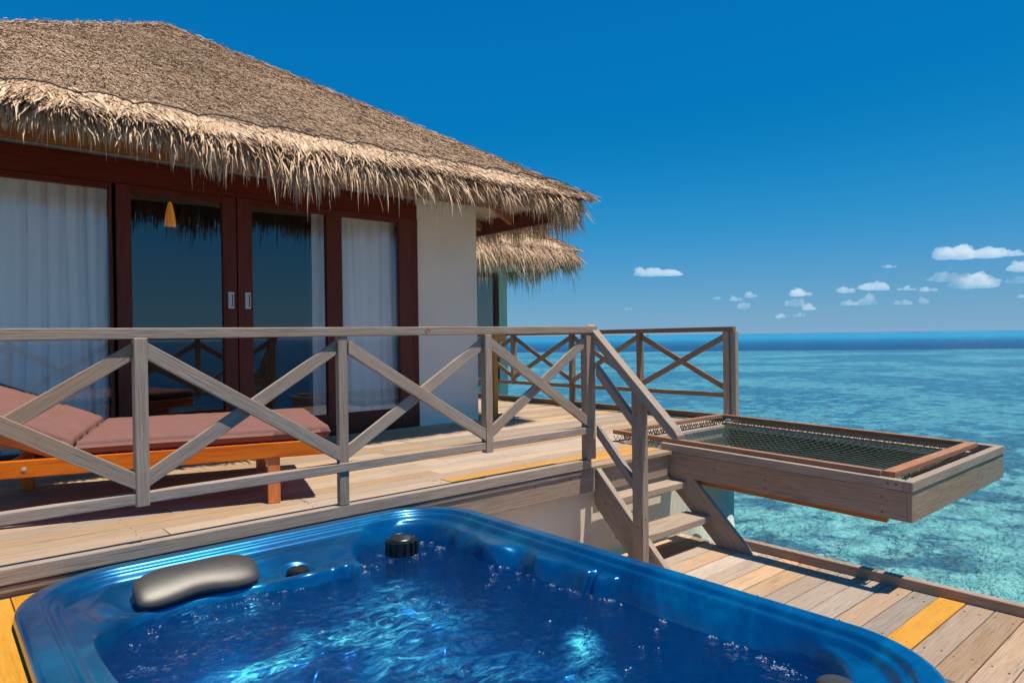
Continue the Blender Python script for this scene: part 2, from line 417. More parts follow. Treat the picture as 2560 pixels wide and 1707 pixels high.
# ---------------------------------------------------------------- sea
WZ = -2.35
def seabed_mat():
    m, n, l, P = newmat('lagoon_floor')
    pos = n.new("ShaderNodeNewGeometry").outputs['Position']
    def wobble(vec, sc, amp, det=3):
        w1 = n.new("ShaderNodeTexNoise"); w1.inputs['Scale'].default_value = sc; w1.inputs['Detail'].default_value = det
        l.new(mapping(n, l, vec, (1, 1, 0)), w1.inputs['Vector'])
        a_ = n.new("ShaderNodeVectorMath"); a_.operation = 'SUBTRACT'; l.new(w1.outputs['Color'], a_.inputs[0]); a_.inputs[1].default_value = (.5, .5, .5)
        b_ = n.new("ShaderNodeVectorMath"); b_.operation = 'SCALE'; l.new(a_.outputs[0], b_.inputs[0]); b_.inputs['Scale'].default_value = amp
        c_ = n.new("ShaderNodeVectorMath"); c_.operation = 'ADD'; l.new(vec, c_.inputs[0]); l.new(b_.outputs[0], c_.inputs[1])
        return c_.outputs[0]
    vec = mapping(n, l, wobble(wobble(pos, 1.3, .6), 6.0, .16), (1, 1, 0))
    big = noise(n, l, vec, .055, 8, .66, .5)
    med = noise(n, l, vec, .75, 7, .68, .5)
    fine = noise(n, l, vec, 5.5, 4, .78, .3)
    fine2 = noise(n, l, vec, 1.7, 6, .78, .4)
    fr_ = ramp(n, [(.40, (0, 0, 0)), (.60, (1, 1, 1))]); l.new(fine2, fr_.inputs[0])
    ff = ramp(n, [(.42, (0, 0, 0)), (.60, (1, 1, 1))]); l.new(fine, ff.inputs[0])
    sand = mixc(n, l, (.27, .52, .46), (.72, .86, .66), fr_.outputs[0])
    sand = mixc(n, l, sand, (1.0, 1.0, .84), math_(n, l, 'MULTIPLY', ff.outputs[0], .6))
    coral = mixc(n, l, (.0, .05, .13), (.24, .19, .08), ff.outputs[0])
    s = math_(n, l, 'ADD', math_(n, l, 'MULTIPLY', big, .52), math_(n, l, 'MULTIPLY', med, .48))
    sx0 = n.new("ShaderNodeSeparateXYZ"); l.new(pos, sx0.inputs[0])
    d0 = math_(n, l, 'ADD', math_(n, l, 'MULTIPLY', sx0.outputs[0], .80), math_(n, l, 'MULTIPLY', sx0.outputs[1], .60))
    nr_ = n.new("ShaderNodeMapRange"); nr_.inputs[1].default_value = 5; nr_.inputs[2].default_value = 15; nr_.inputs[3].default_value = -.07; nr_.inputs[4].default_value = .0; l.new(d0, nr_.inputs[0])
    mk = ramp(n, [(.470, (0, 0, 0)), (.486, (.35, .35, .35)), (.503, (.95, .95, .95)), (.6, (1, 1, 1))]); l.new(math_(n, l, 'ADD', s, nr_.outputs[0]), mk.inputs[0])
    c = mixc(n, l, sand, coral, math_(n, l, 'MULTIPLY', mk.outputs[0], .93))
    # reef edge: the floor falls away beyond a line
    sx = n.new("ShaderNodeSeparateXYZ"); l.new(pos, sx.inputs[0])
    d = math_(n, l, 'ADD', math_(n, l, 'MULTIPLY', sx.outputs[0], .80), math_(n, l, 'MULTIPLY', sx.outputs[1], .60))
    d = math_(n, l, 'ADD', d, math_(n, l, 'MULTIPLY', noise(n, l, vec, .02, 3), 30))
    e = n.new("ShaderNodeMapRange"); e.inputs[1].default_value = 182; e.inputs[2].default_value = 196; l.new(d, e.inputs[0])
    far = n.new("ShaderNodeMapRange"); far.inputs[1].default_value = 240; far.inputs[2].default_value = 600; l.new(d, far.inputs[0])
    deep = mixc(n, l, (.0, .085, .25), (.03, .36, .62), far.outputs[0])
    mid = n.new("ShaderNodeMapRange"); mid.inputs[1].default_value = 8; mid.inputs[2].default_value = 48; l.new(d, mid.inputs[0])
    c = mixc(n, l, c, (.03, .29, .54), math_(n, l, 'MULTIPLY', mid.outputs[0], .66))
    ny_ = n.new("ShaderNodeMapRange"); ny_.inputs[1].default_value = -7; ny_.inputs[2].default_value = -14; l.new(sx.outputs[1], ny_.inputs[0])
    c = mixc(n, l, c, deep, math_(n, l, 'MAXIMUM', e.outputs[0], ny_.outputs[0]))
    l.new(c, P.inputs['Base Color']); P.inputs['Roughness'].default_value = 1; P.inputs['Specular IOR Level'].default_value = 0
    return m
def sea_mat():
    m, n, l, P = newmat('sea_surface')
    n.remove(P); out = n["Material Output"]
    pos = n.new("ShaderNodeNewGeometry").outputs['Position']
    a = noise(n, l, mapping(n, l, pos, (1.0, 1.6, 1), rot=(0, 0, radians(-40))), 1.1, 6, .62, .5)
    b = noise(n, l, pos, 5.5, 4, .6, .3)
    h = math_(n, l, 'ADD', math_(n, l, 'MULTIPLY', a, 1.0), math_(n, l, 'MULTIPLY', b, .18))
    nb = bump(n, l, h, .50, 1.0)
    gl = n.new("ShaderNodeBsdfGlossy"); gl.inputs['Roughness'].default_value = .2; l.new(nb, gl.inputs['Normal'])
    tr = n.new("ShaderNodeBsdfTransparent"); tr.inputs['Color'].default_value = (.64, .93, .98, 1)
    fr = n.new("ShaderNodeFresnel"); fr.inputs['IOR'].default_value = 1.33; l.new(nb, fr.inputs['Normal'])
    mx = n.new("ShaderNodeMixShader")
    l.new(math_(n, l, 'MULTIPLY', fr.outputs[0], 1.0, True), mx.inputs[0]); l.new(tr.outputs[0], mx.inputs[1]); l.new(gl.outputs[0], mx.inputs[2])
    l.new(mx.outputs[0], out.inputs['Surface'])
    return m
def grid_plane(name, z, R, mat, kind='structure', label=None):
    rs = [0, 6, 12, 20, 35, 60, 100, 180, 350, 800, 2500, 9000, R]
    V = [(0, 0, z)]; F3 = []
    N = 48
    for r in rs[1:]:
        for k in range(N): V.append((r * cos(2 * pi * k / N), r * sin(2 * pi * k / N), z))
    me = bpy.data.meshes.new(name)
    F = [(0, 1 + k, 1 + (k + 1) % N) for k in range(N)]
    for i in range(len(rs) - 2):
        for k in range(N):
            a = 1 + i * N; b = a + N
            F.append((a + k, b + k, b + (k + 1) % N, a + (k + 1) % N))
    me.from_pydata(V, [], F); me.update()
    o = link(name, me, mat); o['kind'] = kind
    if label: o['label'] = label
    return o
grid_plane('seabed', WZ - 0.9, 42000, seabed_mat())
grid_plane('sea', WZ, 42000, sea_mat())

# ---------------------------------------------------------------- decks
UPZ = 0.0
def planks(mb, rows, zt, th=.028, gap=.005, joints=2.6, jit=.0012):
    """rows: list of (y0,y1,x0,x1) boards running along x"""
    for (y0, y1, x0, x1) in rows:
        x = x0
        while x < x1 - .02:
            L = random.uniform(joints * .7, joints * 1.3)
            e = min(x1, x + L)
            if x1 - e < .5: e = x1
            z = zt + random.uniform(-jit, jit)
            mb.box(x + (.002 if x > x0 else 0), e - (.002 if e < x1 else 0), y0 + gap / 2, y1 - gap / 2, z - th, z)
            x = e
    return mb
mb = MB(); rows = []
PW = .155
y = 3.56 - PW * 1
k = 0
while y < 11.0:
    y0, y1 = y, y + PW
    if y0 < 3.5: y0 = 3.44
    xe = 6.83
    segs = []
    xl = -3.0 if y1 < 6.5 else 5.06
    if y1 < 4.13: segs = [(xl, 4.74)]; 
    else: segs = [(xl, 6.83)]
    for (a, b) in segs:
        if 3.55 < y0 < 3.86: b2 = 2.68; rows.append((y0, y1, a, b2))
        else: rows.append((y0, y1, a, b))
    y += PW; k += 1
planks(mb, rows, UPZ)
deck = mb.build('deck', M['deck'], None, bevel=.002, seg=1)
tag(deck, 'weathered grey brown upper timber deck in front of the villa', kind='structure')
mb = MB()
for y0 in (3.56, 3.715): mb.box(2.684, 4.74, y0 + .003, y0 + PW - .003, -.03, .002)
mb.build('new_board', M['yellow'], deck, bevel=.002)['label'] = 'new yellow boards laid in the deck beside the stairs'
# deck edge kerb, fascia
mb = MB()
mb.box(-3, 3.70, 3.398, 3.462, .0, .066)
mb.build('kerb', M['grey'], deck, bevel=.005)
mb = MB()
mb.box(-3, 3.75, 3.412, 3.437, -.175, -.004); mb.box(-3, 3.70, 3.404, 3.4118, -.035, -.006)
mb.box(3.86, 4.735, 3.475, 3.50, -.21, -.03); mb.box(3.855, 4.735, 3.472, 3.558, -.029, .0)
mb.build('fascia_board', M['grey2'], deck, bevel=.004)
mb = MB()
for q in np.arange(-2.6, 6.9, .9):
    mb.box(q, q + .06, 3.81 if q < 4.5 else 4.15, 6.3, -.19, -.035, axis='y')
mb.box(6.78, 6.84, 4.0, 11, -.25, -.03, axis='y')
mb.box(4.76, 6.8, 4.10, 4.14, -.25, -.03)
mb.build('joist', M['grey2'], deck)
mb = MB()
mb.box(6.785, 6.865, 4.24, 11.2, 0, .064, axis='y')
mb.build('kerb', M['brownrail'], deck, bevel=.004)

# lower deck: boards along x, pitch 0.150
mb = MB(); rows = []
LZ = -.715
y = 3.455
seams = [3.45, 3.32, 3.17, 3.02, 2.86, 2.707, 2.555, 2.407, 2.257, 2.115, 1.967, 1.809, 1.656, 1.506]
for a, b in zip(seams[1:], seams[:-1]): rows.append((a, b, 2.30, 4.858))
yy = 1.356
while yy > -3.2: rows.append((yy - .15, yy, 2.0, 4.858)); yy -= .15
planks(mb, rows, LZ, joints=4.0, gap=.006)
low = mb.build('lower_deck', M['deck2'], None, bevel=.0025, seg=1)
tag(low, 'lower timber deck beside the hot tub above the lagoon', kind='structure')
mb = MB(); mb.box(2.3, 4.858, 1.359, 1.503, LZ - .028, LZ + .003, r=.5)
mb.build('new_board', M['yellow'], low, bevel=.002)['label'] = 'single new yellow board in the lower deck'
mb = MB(); mb.box(4.862, 4.925, -3.2, 3.0, LZ - .03, LZ + .066, axis='y'); mb.build('kerb', M['grey2'], low, bevel=.005)
mb = MB(); mb.box(4.80, 4.86, -3.2, 3.3, LZ - .2, LZ - .03, axis='y'); mb.box(4.0, 4.06, -3.2, 3.3, LZ - .2, LZ - .03, axis='y'); mb.box(2.9, 2.96, -3.2, 3.3, LZ - .2, LZ - .03, axis='y')
mb.build('joist', M['grey2'], low)
# screw heads and stains in the lower boards
mb = MB()
for (a, b, x0, x1) in rows + [(1.356, 1.506, 2, 4.858)]:
    for xs in (4.73, 4.03, 2.93):
        for fy in (.25, .75):
            cx, cy = xs + random.uniform(-.02, .02), a + (b - a) * fy + random.uniform(-.012, .012)
            mb.lathe((cx, cy, LZ), [(.0048, .0005), (.0048, .0042), (.003, .0045)], seg=8)
mb.build('screw', M['screw'], low)
mb = MB()
for (a, b, x0, x1) in [(3.56 + PW * i, 0, 0, 0) for i in range(0, 18)]:
    for xs in (-.1, .8, 1.7, 2.6, 3.5, 4.4, 5.3, 6.2):
        if xs > 4.7 and a < 4.1: continue
        if xs < 5.1 and a > 6.3: continue
        for fy in (.25, .75):
            mb.lathe((xs + random.uniform(-.02, .02), a + PW * fy + random.uniform(-.012, .012), 0), [(.003, .0005), (.003, .0028), (.002, .003)], seg=8)
mb.build('screw', M['screw'], deck)

# raised boards left of the tub, running along y
mb = MB()
for (x0, x1) in ((.26, .44), (.105, .256), (-.05, .101), (-.205, -.054), (-.36, -.209), (-.515, -.364), (-.67, -.519), (-.825, -.674), (-.98, -.829)):
    mb.box(x0, x1, (3.02 if x0 > .2 else -1.0), 3.40, -.08, -.052 + random.uniform(-.001, .001), axis='y')
plat = mb.build('side_platform', M['yellow'], None, bevel=.0025)
tag(plat, 'raised platform of fresh yellow boards along the left side of the hot tub', kind='structure')
mb = MB()
for q in (-.9, -.3, .17):
    for yy in (3.3, 1.8, .3): mb.box(q, q + .07, yy, yy + .07, -4.5, -.1, axis='z')
mb.build('post', M['grey2'], plat)

# ---------------------------------------------------------------- wall and pillars under the deck
mb = MB(); mb.box(-3.0, 5.10, 3.52, 3.80, -4.2, -.19); w = mb.build('base_wall', M['wall_low'], None)
tag(w, 'cream rendered base wall under the upper deck behind the stairs', 'wall')
def pillar(x, y, r, lab):
    mb = MB(); mb.lathe((x, y, 0), [(r, -4.2), (r, -.36)], seg=48)
    o = empty('pillar', (0, 0, 0), label=lab, cat='pillar')
    mb.build('column', M['pillar'], o, smooth=True)
    mb = MB(); mb.box(x - r * 1.25, x + r * .98, y - .3, y + .5, -.36, -.245); mb.build('cap', M['pillar'], o, bevel=.01)
pillar(5.56, 3.62, .215, 'round pale green concrete pillar standing in the water under the net platform')

# ---------------------------------------------------------------- railings
def brace(mb, P0, P1, w, depth, vertical=True):
    """flat diagonal in a vertical plane with vertical end cuts; P0,P1 centre points, depth vector"""
    P0 = Vector(P0); P1 = Vector(P1); d = P1 - P0; h = Vector((d.x, d.y, 0)).length
    hv = w / 2 * d.length / h
    z = Vector((0, 0, hv)); D = Vector(depth)
    mb.prism([P0 - z - D / 2, P1 - z - D / 2, P1 + z - D / 2, P0 + z - D / 2], D, along=d)
    return mb
rail = empty('deck_railing', (0, 3.42, 0), label='grey weathered timber railing with crossed braces along the front of the upper deck', cat='railing')
def radd(mb, name, mat, parent, bevel=.004):
    o = mb.build(name, mat, None, bevel=bevel)
    o.parent = parent; o.matrix_parent_inverse = Matrix.Translation(parent.location).inverted()
    return o
radd(MB().beam((-1.3, 3.425, 1.0), (3.775, 3.425, 1.014), .066, .05), 'top_rail', M['grey'], rail)
radd(MB().beam((-1.3, 3.415, .260), (3.70, 3.415, .281), .05, .05), 'bottom_rail', M['grey'], rail)
for i, x in enumerate((-1.24, -.25, .742, 1.73, 2.735, 3.705)):
    main = i % 2 == 1
    z0 = .0665 if main else .232
    yf = 3.398 if main else 3.384
    w = .056 if i < 5 else .09
    radd(MB().box(x - w / 2, x + w / 2, yf, 3.437 if i < 5 else 3.46, z0, .985 if i < 5 else .985, axis='z'), 'post', M['grey'], rail)
xs = [-1.24, -.25, .742, 1.73, 2.735, 3.705]
for a, b in zip(xs[:-1], xs[1:]):
    a += .028; b -= (.028 if b < 3.6 else .045)
    radd(brace(MB(), (a, 3.400, .925), (b, 3.400, .348), .066, (0, .028, 0)), 'brace', M['grey'], rail, .003)
    radd(brace(MB(), (a, 3.4235, .348), (b, 3.4235, .925), .066, (0, .0185, 0)), 'brace', M['grey'], rail, .003)
mb = MB()
for x, z in ((2.05, .29), (.5, .27)): mb.lathe((x, 3.4, z), [(.004, 0), (.004, .001)], seg=6)

far = empty('deck_railing', (6.8, 4.17, 0), label='brown timber railing with crossed braces on the sea side of the deck behind the stairs', cat='railing')
radd(MB().beam((6.81, 4.10, 1.024), (6.81, 11.2, 1.0), .066, .055), 'top_rail', M['brownrail'], far)
radd(MB().beam((6.815, 4.2, .285), (6.815, 11.2, .27), .05, .048), 'bottom_rail', M['brownrail'], far)
fy = [4.19, 5.42, 6.6, 7.83, 9.05, 10.25, 11.2]
for i, y in enumerate(fy):
    w = .075 if i == 0 else .056
    radd(MB().box(6.775, 6.855, y - w / 2, y + w / 2, .03 if i % 2 == 0 else .25, .998, axis='z'), 'post', M['brownrail'] if i else M['grey'], far)
radd(MB().box(6.80, 6.86, 4.085, 4.15, .0, .998, axis='z'), 'post', M['grey'], far)
for a, b in zip(fy[:-1], fy[1:]):
    a += .03; b -= .03
    radd(brace(MB(), (6.800, a, .94), (6.800, b, .36), .062, (.028, 0, 0)), 'brace', M['brownrail'], far, .003)
    radd(brace(MB(), (6.8245, a, .36), (6.8245, b, .94), .062, (.0185, 0, 0)), 'brace', M['brownrail'], far, .003)

# ---------------------------------------------------------------- stairs
st = empty('stairs', (4.3, 3.2, LZ), label='short weathered timber stairs with a sloping handrail from the upper to the lower deck', cat='stairs')
def sadd(mb, name, mat, bevel=.004):
    return radd(mb, name, mat, st, bevel)
def stringer(x, w):
    return MB().prism([(x, 3.47, .005), (x, 2.79, LZ + .06), (x, 2.745, LZ + .002), (x, 3.03, LZ + .002), (x, 3.47, -.29)], (w, 0, 0), along=(0, -.7, -.7))
sadd(stringer(3.80, .05), 'stringer', M['grey'])
sadd(stringer(4.752, .045), 'stringer', M['grey'])
for (y0, y1, z) in ((3.325, 3.545, -.24), (3.095, 3.315, -.48)):
    if z == -.24: y1 = 3.47
    sadd(MB().prism([(3.852, y1, z), (3.852, y0 + .03, z), (3.852, y0 + .02, z), (3.852, y0 - .01, z), (4.845, y0 - .01, z), (4.845, y0 + .04, z), (4.75, y0 + .04, z), (4.75, y1, z)], (0, 0, -.05), along=(1, 0, 0)), 'tread', M['grey'])
sadd(MB().box(3.72, 3.785, 2.95, 3.04, LZ, .60, axis='z'), 'newel_post', M['grey'])
# handrail: sloping, rounded lower end
def slope_bar(y0, z0, y1, z1, x0, x1, w, rounded=False):
    d = Vector((0, y1 - y0, z1 - z0)).normalized(); nn = Vector((0, d.z, -d.y))
    if nn.z < 0: nn = -nn
    A = Vector((x0, y0, z0)); B = Vector((x0, y1, z1))
    hv = Vector((0, 0, w / abs(d.y)))
    if rounded:
        B2 = B - nn * w
        pts = [A - hv, B2 - d * 0.05, B2 + nn * w * .12 + d * .0, B2 + nn * w * .35 + d * .022, B2 + nn * w * .65 + d * .024, B - nn * w * .12 + d * .012, B - d * .03, A]
    else: pts = [A, A - hv, B - hv, B]
    return MB().prism(pts, (x1 - x0, 0, 0), along=d)
sadd(slope_bar(3.44, 1.055, 2.66, .325, 3.715, 3.79, .062, True), 'handrail', M['grey'])
sadd(slope_bar(3.372, .755, 3.035, .405, 3.725, 3.775, .055), 'brace', M['grey'])
sadd(slope_bar(3.372, .315, 3.035, -.035, 3.725, 3.775, .055), 'brace', M['grey'])
for (x, y, z, nx) in ((3.752, 3.34, .965, 0), (3.752, 2.99, .638, 0), (3.75, 3.34, .733, 0), (3.75, 3.34, .293, 0)):
    o = MB().lathe((0, 0, 0), [(.006, -.002), (.006, .0025), (.004, .003)], seg=10).build('bolt', M['steel'], None)
    o.parent = st; o.matrix_parent_inverse = Matrix.Translation(st.location).inverted(); o.location = (x, y, z); o.rotation_euler = (radians(45), 0, 0)

# ---------------------------------------------------------------- net platform over the water
net = empty('net_platform', (4.75, 3.55, 0), label='cantilevered timber frame with a rope net hung over the lagoon beside the stairs', cat='net platform')
def nadd(mb, name, mat, bevel=.004): return radd(mb, name, mat, net, bevel)
def zt(y): return .056 - (3.55 - y) * .0225     # the frame sags slightly outward
YA, YE = 3.56, 1.68
def longbeam(x0, x1, za, zb, ya=YA, ye=YE, r=None):
    m = MB()
    m.prism([(x0, ya, zt(ya) + za), (x0, ye, zt(ye) + za), (x0, ye, zt(ye) + zb), (x0, ya, zt(ya) + zb)], (x1 - x0, 0, 0), along=(0, 1, 0), r=r)
    return m
def crossbeam(y0, y1, x0, x1, za, zb):
    return MB().box(x0, x1, y0, y1, zt(y0) + za, zt(y0) + zb)
nadd(longbeam(4.742, 4.80, -.064, 0, ye=1.672), 'cap_rail', M['grey'])
nadd(longbeam(6.72, 6.80, -.064, 0, ya=4.08, ye=1.672), 'cap_rail', M['grey'])
nadd(crossbeam(1.612, 1.671, 4.742, 6.80, -.064, 0), 'cap_rail', M['grey'])
nadd(longbeam(4.75, 4.785, -.262, -.066, ye=1.65), 'side_board', M['grey2'])
nadd(longbeam(6.765, 6.79, -.262, -.066, ya=4.08, ye=1.65), 'side_board', M['grey2'])
nadd(crossbeam(1.619, 1.649, 4.75, 6.79, -.262, -.066), 'end_board', M['grey2'])
nadd(longbeam(4.80, 4.845, -.305, -.10, ye=1.79), 'bearer', M['rafter'])
nadd(longbeam(6.66, 6.70, -.36, -.10, ya=4.08, ye=1.79), 'bearer', M['shadewood'])  # far inner board, its shade painted in by the dark wood
nadd(longbeam(6.50, 6.61, -.105, -.05, ya=4.08, ye=1.79), 'ledge', M['grey2'])
nadd(MB().box(4.80, 6.6, 4.045, 4.095, -.13, -.02), 'ledge', M['grey2'])
# terracotta inner frame
def frame_long(x0, x1, ya, ye): return longbeam(x0, x1, 0.0, .038, ya, ye)
nadd(frame_long(4.785, 4.832, 4.13, 1.82), 'net_frame', M['netwood'])
nadd(frame_long(6.50, 6.55, 4.07, 1.82), 'net_frame', M['netwood'])
nadd(MB().box(4.836, 6.499, 4.06, 4.12, zt(4.1), zt(4.1) + .038), 'net_frame', M['netwood'])
nadd(MB().box(4.80, 6.54, 1.735, 1.815, zt(1.7), zt(1.7) + .040), 'net_frame', M['netwood'])
# lacing under the frame
mb = MB()
def lace(p0, p1, n, drop=.045):
    pts = []
    for i in range(n + 1):
        t = i / n; p = Vector(p0).lerp(Vector(p1), t)
        p.z += (-drop if i % 2 else -.004) + random.uniform(-.006, .006)
        pts.append(p)
    mb.tube(pts, .0042, 4)
lace((4.765, 4.1, zt(4.1)), (4.765, 3.6, zt(3.6)), 22)
lace((4.84, 4.04, zt(4.05)), (4.84, 1.83, zt(1.8)), 120)
lace((6.494, 4.04, zt(4.05)), (6.494, 1.83, zt(1.8)), 120)
lace((6.484, 4.04, zt(4.05)), (6.484, 1.83, zt(1.8)), 70)
lace((4.84, 4.052, zt(4.05)), (6.49, 4.052, zt(4.05)), 90)
lace((4.84, 4.045, zt(4.05)), (6.49, 4.045, zt(4.05)), 60)
lace((4.82, 1.725, zt(1.7)), (6.53, 1.725, zt(1.7)), 90, .03)
nadd(mb, 'lacing', M['rope'], 0)
mb = MB()
X0, X1, Y0, Y1 = 4.84, 6.49, 1.82, 4.055
def netz(x, y):
    u = (x - X0) / (X1 - X0); v = (y - Y0) / (Y1 - Y0)
    return zt(y) - .045 - .19 * (max(0, 1 - (2 * u - 1) ** 2) * max(0, 1 - (2 * v - 1) ** 2)) ** .6
S = .066
n_ = int((X1 - X0 + Y1 - Y0) / S)
for sgn in (1, -1):
    for i in range(-int((X1 - X0) / S) - 2, n_ + 2):
        pts = []
        for j in range(0, 40):
            x = X0 + (X1 - X0) * j / 39
            yy = Y0 + i * S + sgn * (x - X0) if sgn == 1 else Y0 + i * S - (x - X0) + 0
            if Y0 <= yy <= Y1:
                wob = .008 * vnoise(x * 9, yy * 9, i * .7)
                pts.append((x + wob, yy + wob, netz(x, yy) + .01 * vnoise(x * 6, yy * 6)))
        if len(pts) > 2: mb.tube(pts, .0012, 3, cap=False)
nadd(mb, 'net', M['netrope'], 0)

def screws(parent, pts, nrm, rad=.0065, mat='screw', name='screw'):
    q = Vector(nrm).to_track_quat('Z', 'Y')
    for p in pts:
        o = MB().lathe((0, 0, 0), [(rad, -.001), (rad, .0012), (rad * .6, .0016)], seg=10).build(name, M[mat], None)
        o.parent = parent; o.matrix_parent_inverse = Matrix.Translation(parent.location).inverted()
        o.location = p; o.rotation_euler = q.to_euler()
screws(net, [(4.75, 2.62, -.125), (4.75, 2.62, -.185), (4.75, 3.05, -.10), (4.75, 1.80, -.11), (4.75, 1.80, -.21), (4.742, 1.76, -.015), (4.742, 1.71, -.016)], (-1, 0, 0), .008)
screws(net, [(5.3, 1.619, -.12), (5.3, 1.619, -.20), (6.1, 1.619, -.12), (6.1, 1.619, -.20), (6.7, 1.612, -.03), (5.6, 1.612, -.02)], (0, -1, 0), .007)
screws(st, [(3.80, 3.36, -.27), (3.80, 3.28, -.27), (3.80, 3.13, -.51), (3.80, 3.05, -.51), (3.72, 3.0, .42), (3.72, 3.0, -.35)], (-1, 0, 0), .007)
screws(st, [(3.752, 2.95, .12), (3.752, 2.95, -.3), (3.752, 2.95, -.62)], (0, -1, 0), .007)
screws(rail, [(3.70, 3.398, .62), (3.70, 3.398, .20), (3.71, 3.398, .12)], (0, -1, 0), .006)
screws(deck, [(3.49, 3.412, -.05), (3.60, 3.412, -.05), (3.15, 3.412, -.055)], (0, -1, 0), .009)
def flake(parent, pts, y, name, mat):
    P = [Vector((x, y, z)) for x, z in pts]
    mb = MB(); mb.prism(P, (0, -.0012, 0), along=(1, 0, 0)); o = mb.build(name, M[mat], None)
    o.parent = parent; o.matrix_parent_inverse = Matrix.Translation(parent.location).inverted()
flake(rail, [(2.268, 1.030), (2.296, 1.031), (2.303, 1.022), (2.285, 1.004), (2.280, 1.014)], 3.3918, 'knot', 'netwood')
flake(rail, [(2.255, 1.016), (2.268, 1.012), (2.275, .995), (2.262, 1.002)], 3.3918, 'knot', 'netwood')

# ---------------------------------------------------------------- villa
WY = 6.42
villa = empty('villa', (2.2, WY, 0), label='thatched water villa with dark sliding glass doors behind the sun lounger', cat='villa')
def vadd(mb, name, mat, parent=villa, bevel=.004, smooth=False):
    o = mb.build(name, mat, None, bevel=bevel, smooth=smooth)
    o.parent = parent
    if parent is villa: o.matrix_parent_inverse = Matrix.Translation(villa.location).inverted()
    return o
vadd(MB().box(4.175, 5.02, WY, WY + .2, -.02, 2.75, axis='z'), 'wall', M['wall'], bevel=.006)
vadd(MB().box(4.98, 5.019, WY + .201, 12, -.02, 2.75, axis='y'), 'wall', M['wall'], bevel=0)
vadd(MB().box(-1.2, 4.174, WY + .02, WY + .15, 2.492, 2.75), 'wall', M['wall'], bevel=0)
vadd(MB().box(-1.2, 4.174, WY - .02, WY + .10, 2.28, 2.490), 'lintel', M['mahog'])
vadd(MB().box(-1.3, 5.3, 6.24, 6.30, 2.492, 2.622), 'wall_plate', M['rafter'])
# interior shell
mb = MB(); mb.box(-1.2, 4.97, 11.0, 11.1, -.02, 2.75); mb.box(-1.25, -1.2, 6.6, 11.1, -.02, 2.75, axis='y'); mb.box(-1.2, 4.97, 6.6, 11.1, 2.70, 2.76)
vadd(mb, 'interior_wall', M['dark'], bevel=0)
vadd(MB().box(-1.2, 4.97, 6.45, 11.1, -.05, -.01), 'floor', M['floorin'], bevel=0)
def pane(x0, x1, y, z0, z1, parent):
    me = bpy.data.meshes.new('pane'); me.from_pydata([(x0, y, z0), (x1, y, z0), (x1, y, z1), (x0, y, z1)], [], [(0, 1, 2, 3)])
    return link('pane', me, M['glass'], parent)
def framed(name, x0, x1, z0, z1, fl, fr, ft, fb, y=WY, handle=None, lab=None):
    """a sash: frame in one mesh, pane inside it"""
    mb = MB()
    mb.box(x0, x0 + fl, y - .03, y + .03, z0, z1, axis='z'); mb.box(x1 - fr, x1, y - .03, y + .03, z0, z1, axis='z')
    mb.box(x0 + fl + .0005, x1 - fr - .0005, y - .027, y + .027, z0, z0 + fb); mb.box(x0 + fl + .0005, x1 - fr - .0005, y - .027, y + .027, z1 - ft, z1)
    o = vadd(mb, name, M['mahog'])
    if lab: o['label'] = lab
    g = pane(x0 + fl - .004, x1 - fr + .004, y, z0 + fb - .004, z1 - ft + .004, o)
    if handle is not None:
        hb = MB(); hx = handle; hz = 1.335; yy = y - .03
        # plate with recessed pull: frame ring and bar
        hb.box(hx - .026, hx + .026, yy - .004, yy - .0005, hz - .075, hz + .075, axis='z')
        hd = hb.build('handle', M['steel'], o, bevel=.0015)
        MB().box(hx - .004, hx + .016, yy - .0052, yy - .0041, hz - .055, hz + .055, axis='z').build('recess', M['dark'], o)
        MB().box(hx - .010, hx + .006, yy - .010, yy - .0055, hz - .050, hz + .050, axis='z').build('pull', M['steel'], o, bevel=.002)
    return o
framed('window', -1.2, 1.235, .02, 2.278, .05, .05, .05, .10, lab='fixed window with a drawn curtain left of the doors')
framed('sliding_door', 1.20, 2.205, .02, 2.278, .145, .12, .06, .19, y=WY - .0, handle=2.15, lab='left sliding glass door')
framed('sliding_door', 2.215, 3.255, .02, 2.278, .135, .165, .06, .19, handle=2.302, lab='right sliding glass door')
framed('window', 3.2565, 4.10, .02, 2.278, .002, .165, .06, .19, lab='fixed window with a drawn curtain right of the doors')
vadd(MB().box(4.1005, 4.172, WY - .03, WY + .05, 0, 2.28, axis='z'), 'door_jamb', M['mahog'])
vadd(MB().box(-1.2, 4.172, WY - .035, WY + .1, -.005, .019), 'sill', M['mahog'])

# curtains
def curtain(x0, x1, y, z0, z1, lab, pitch=.13, amp=.035, seed=0, mat=None):
    nx = int((x1 - x0) / .008); nz = 24
    u = np.linspace(0, 1, nx); v = np.linspace(0, 1, nz)
    U, Vv = np.meshgrid(u, v, indexing='ij')
    X = x0 + (x1 - x0) * U
    ph = X / pitch * 2 * pi + 2.2 * fbm(X * 3 + seed, Vv * .8 + seed, 1, 2)
    fold = 1 - np.abs(np.sin(ph / 2 + .8 * fbm(X * 4, Vv, seed, 2))) ** .45
    Y = y + 1.9 * amp * fold * (.8 + .6 * vnoise(X * 5, seed)) + .12 * amp * np.sin(ph * 2.3 + 1)
    X = X + .012 * np.sin(ph * .5) * Vv
    Z = z1 + (z0 - z1) * Vv
    V = np.stack([X, Y, Z], -1).reshape(-1, 3)
    idx = np.arange(nx * nz).reshape(nx, nz)
    F = np.stack([idx[:-1, :-1], idx[1:, :-1], idx[1:, 1:], idx[:-1, 1:]], -1).reshape(-1, 4)
    o = np_mesh('curtain', V, F, M['curtain'], None, smooth=True)
    tag(o, lab, 'curtain', 'curtains')
    return o
curtain(-.15, 1.20, 6.56, .03, 2.27, 'white pleated curtain drawn across the leftmost window', .155, .045, 3)
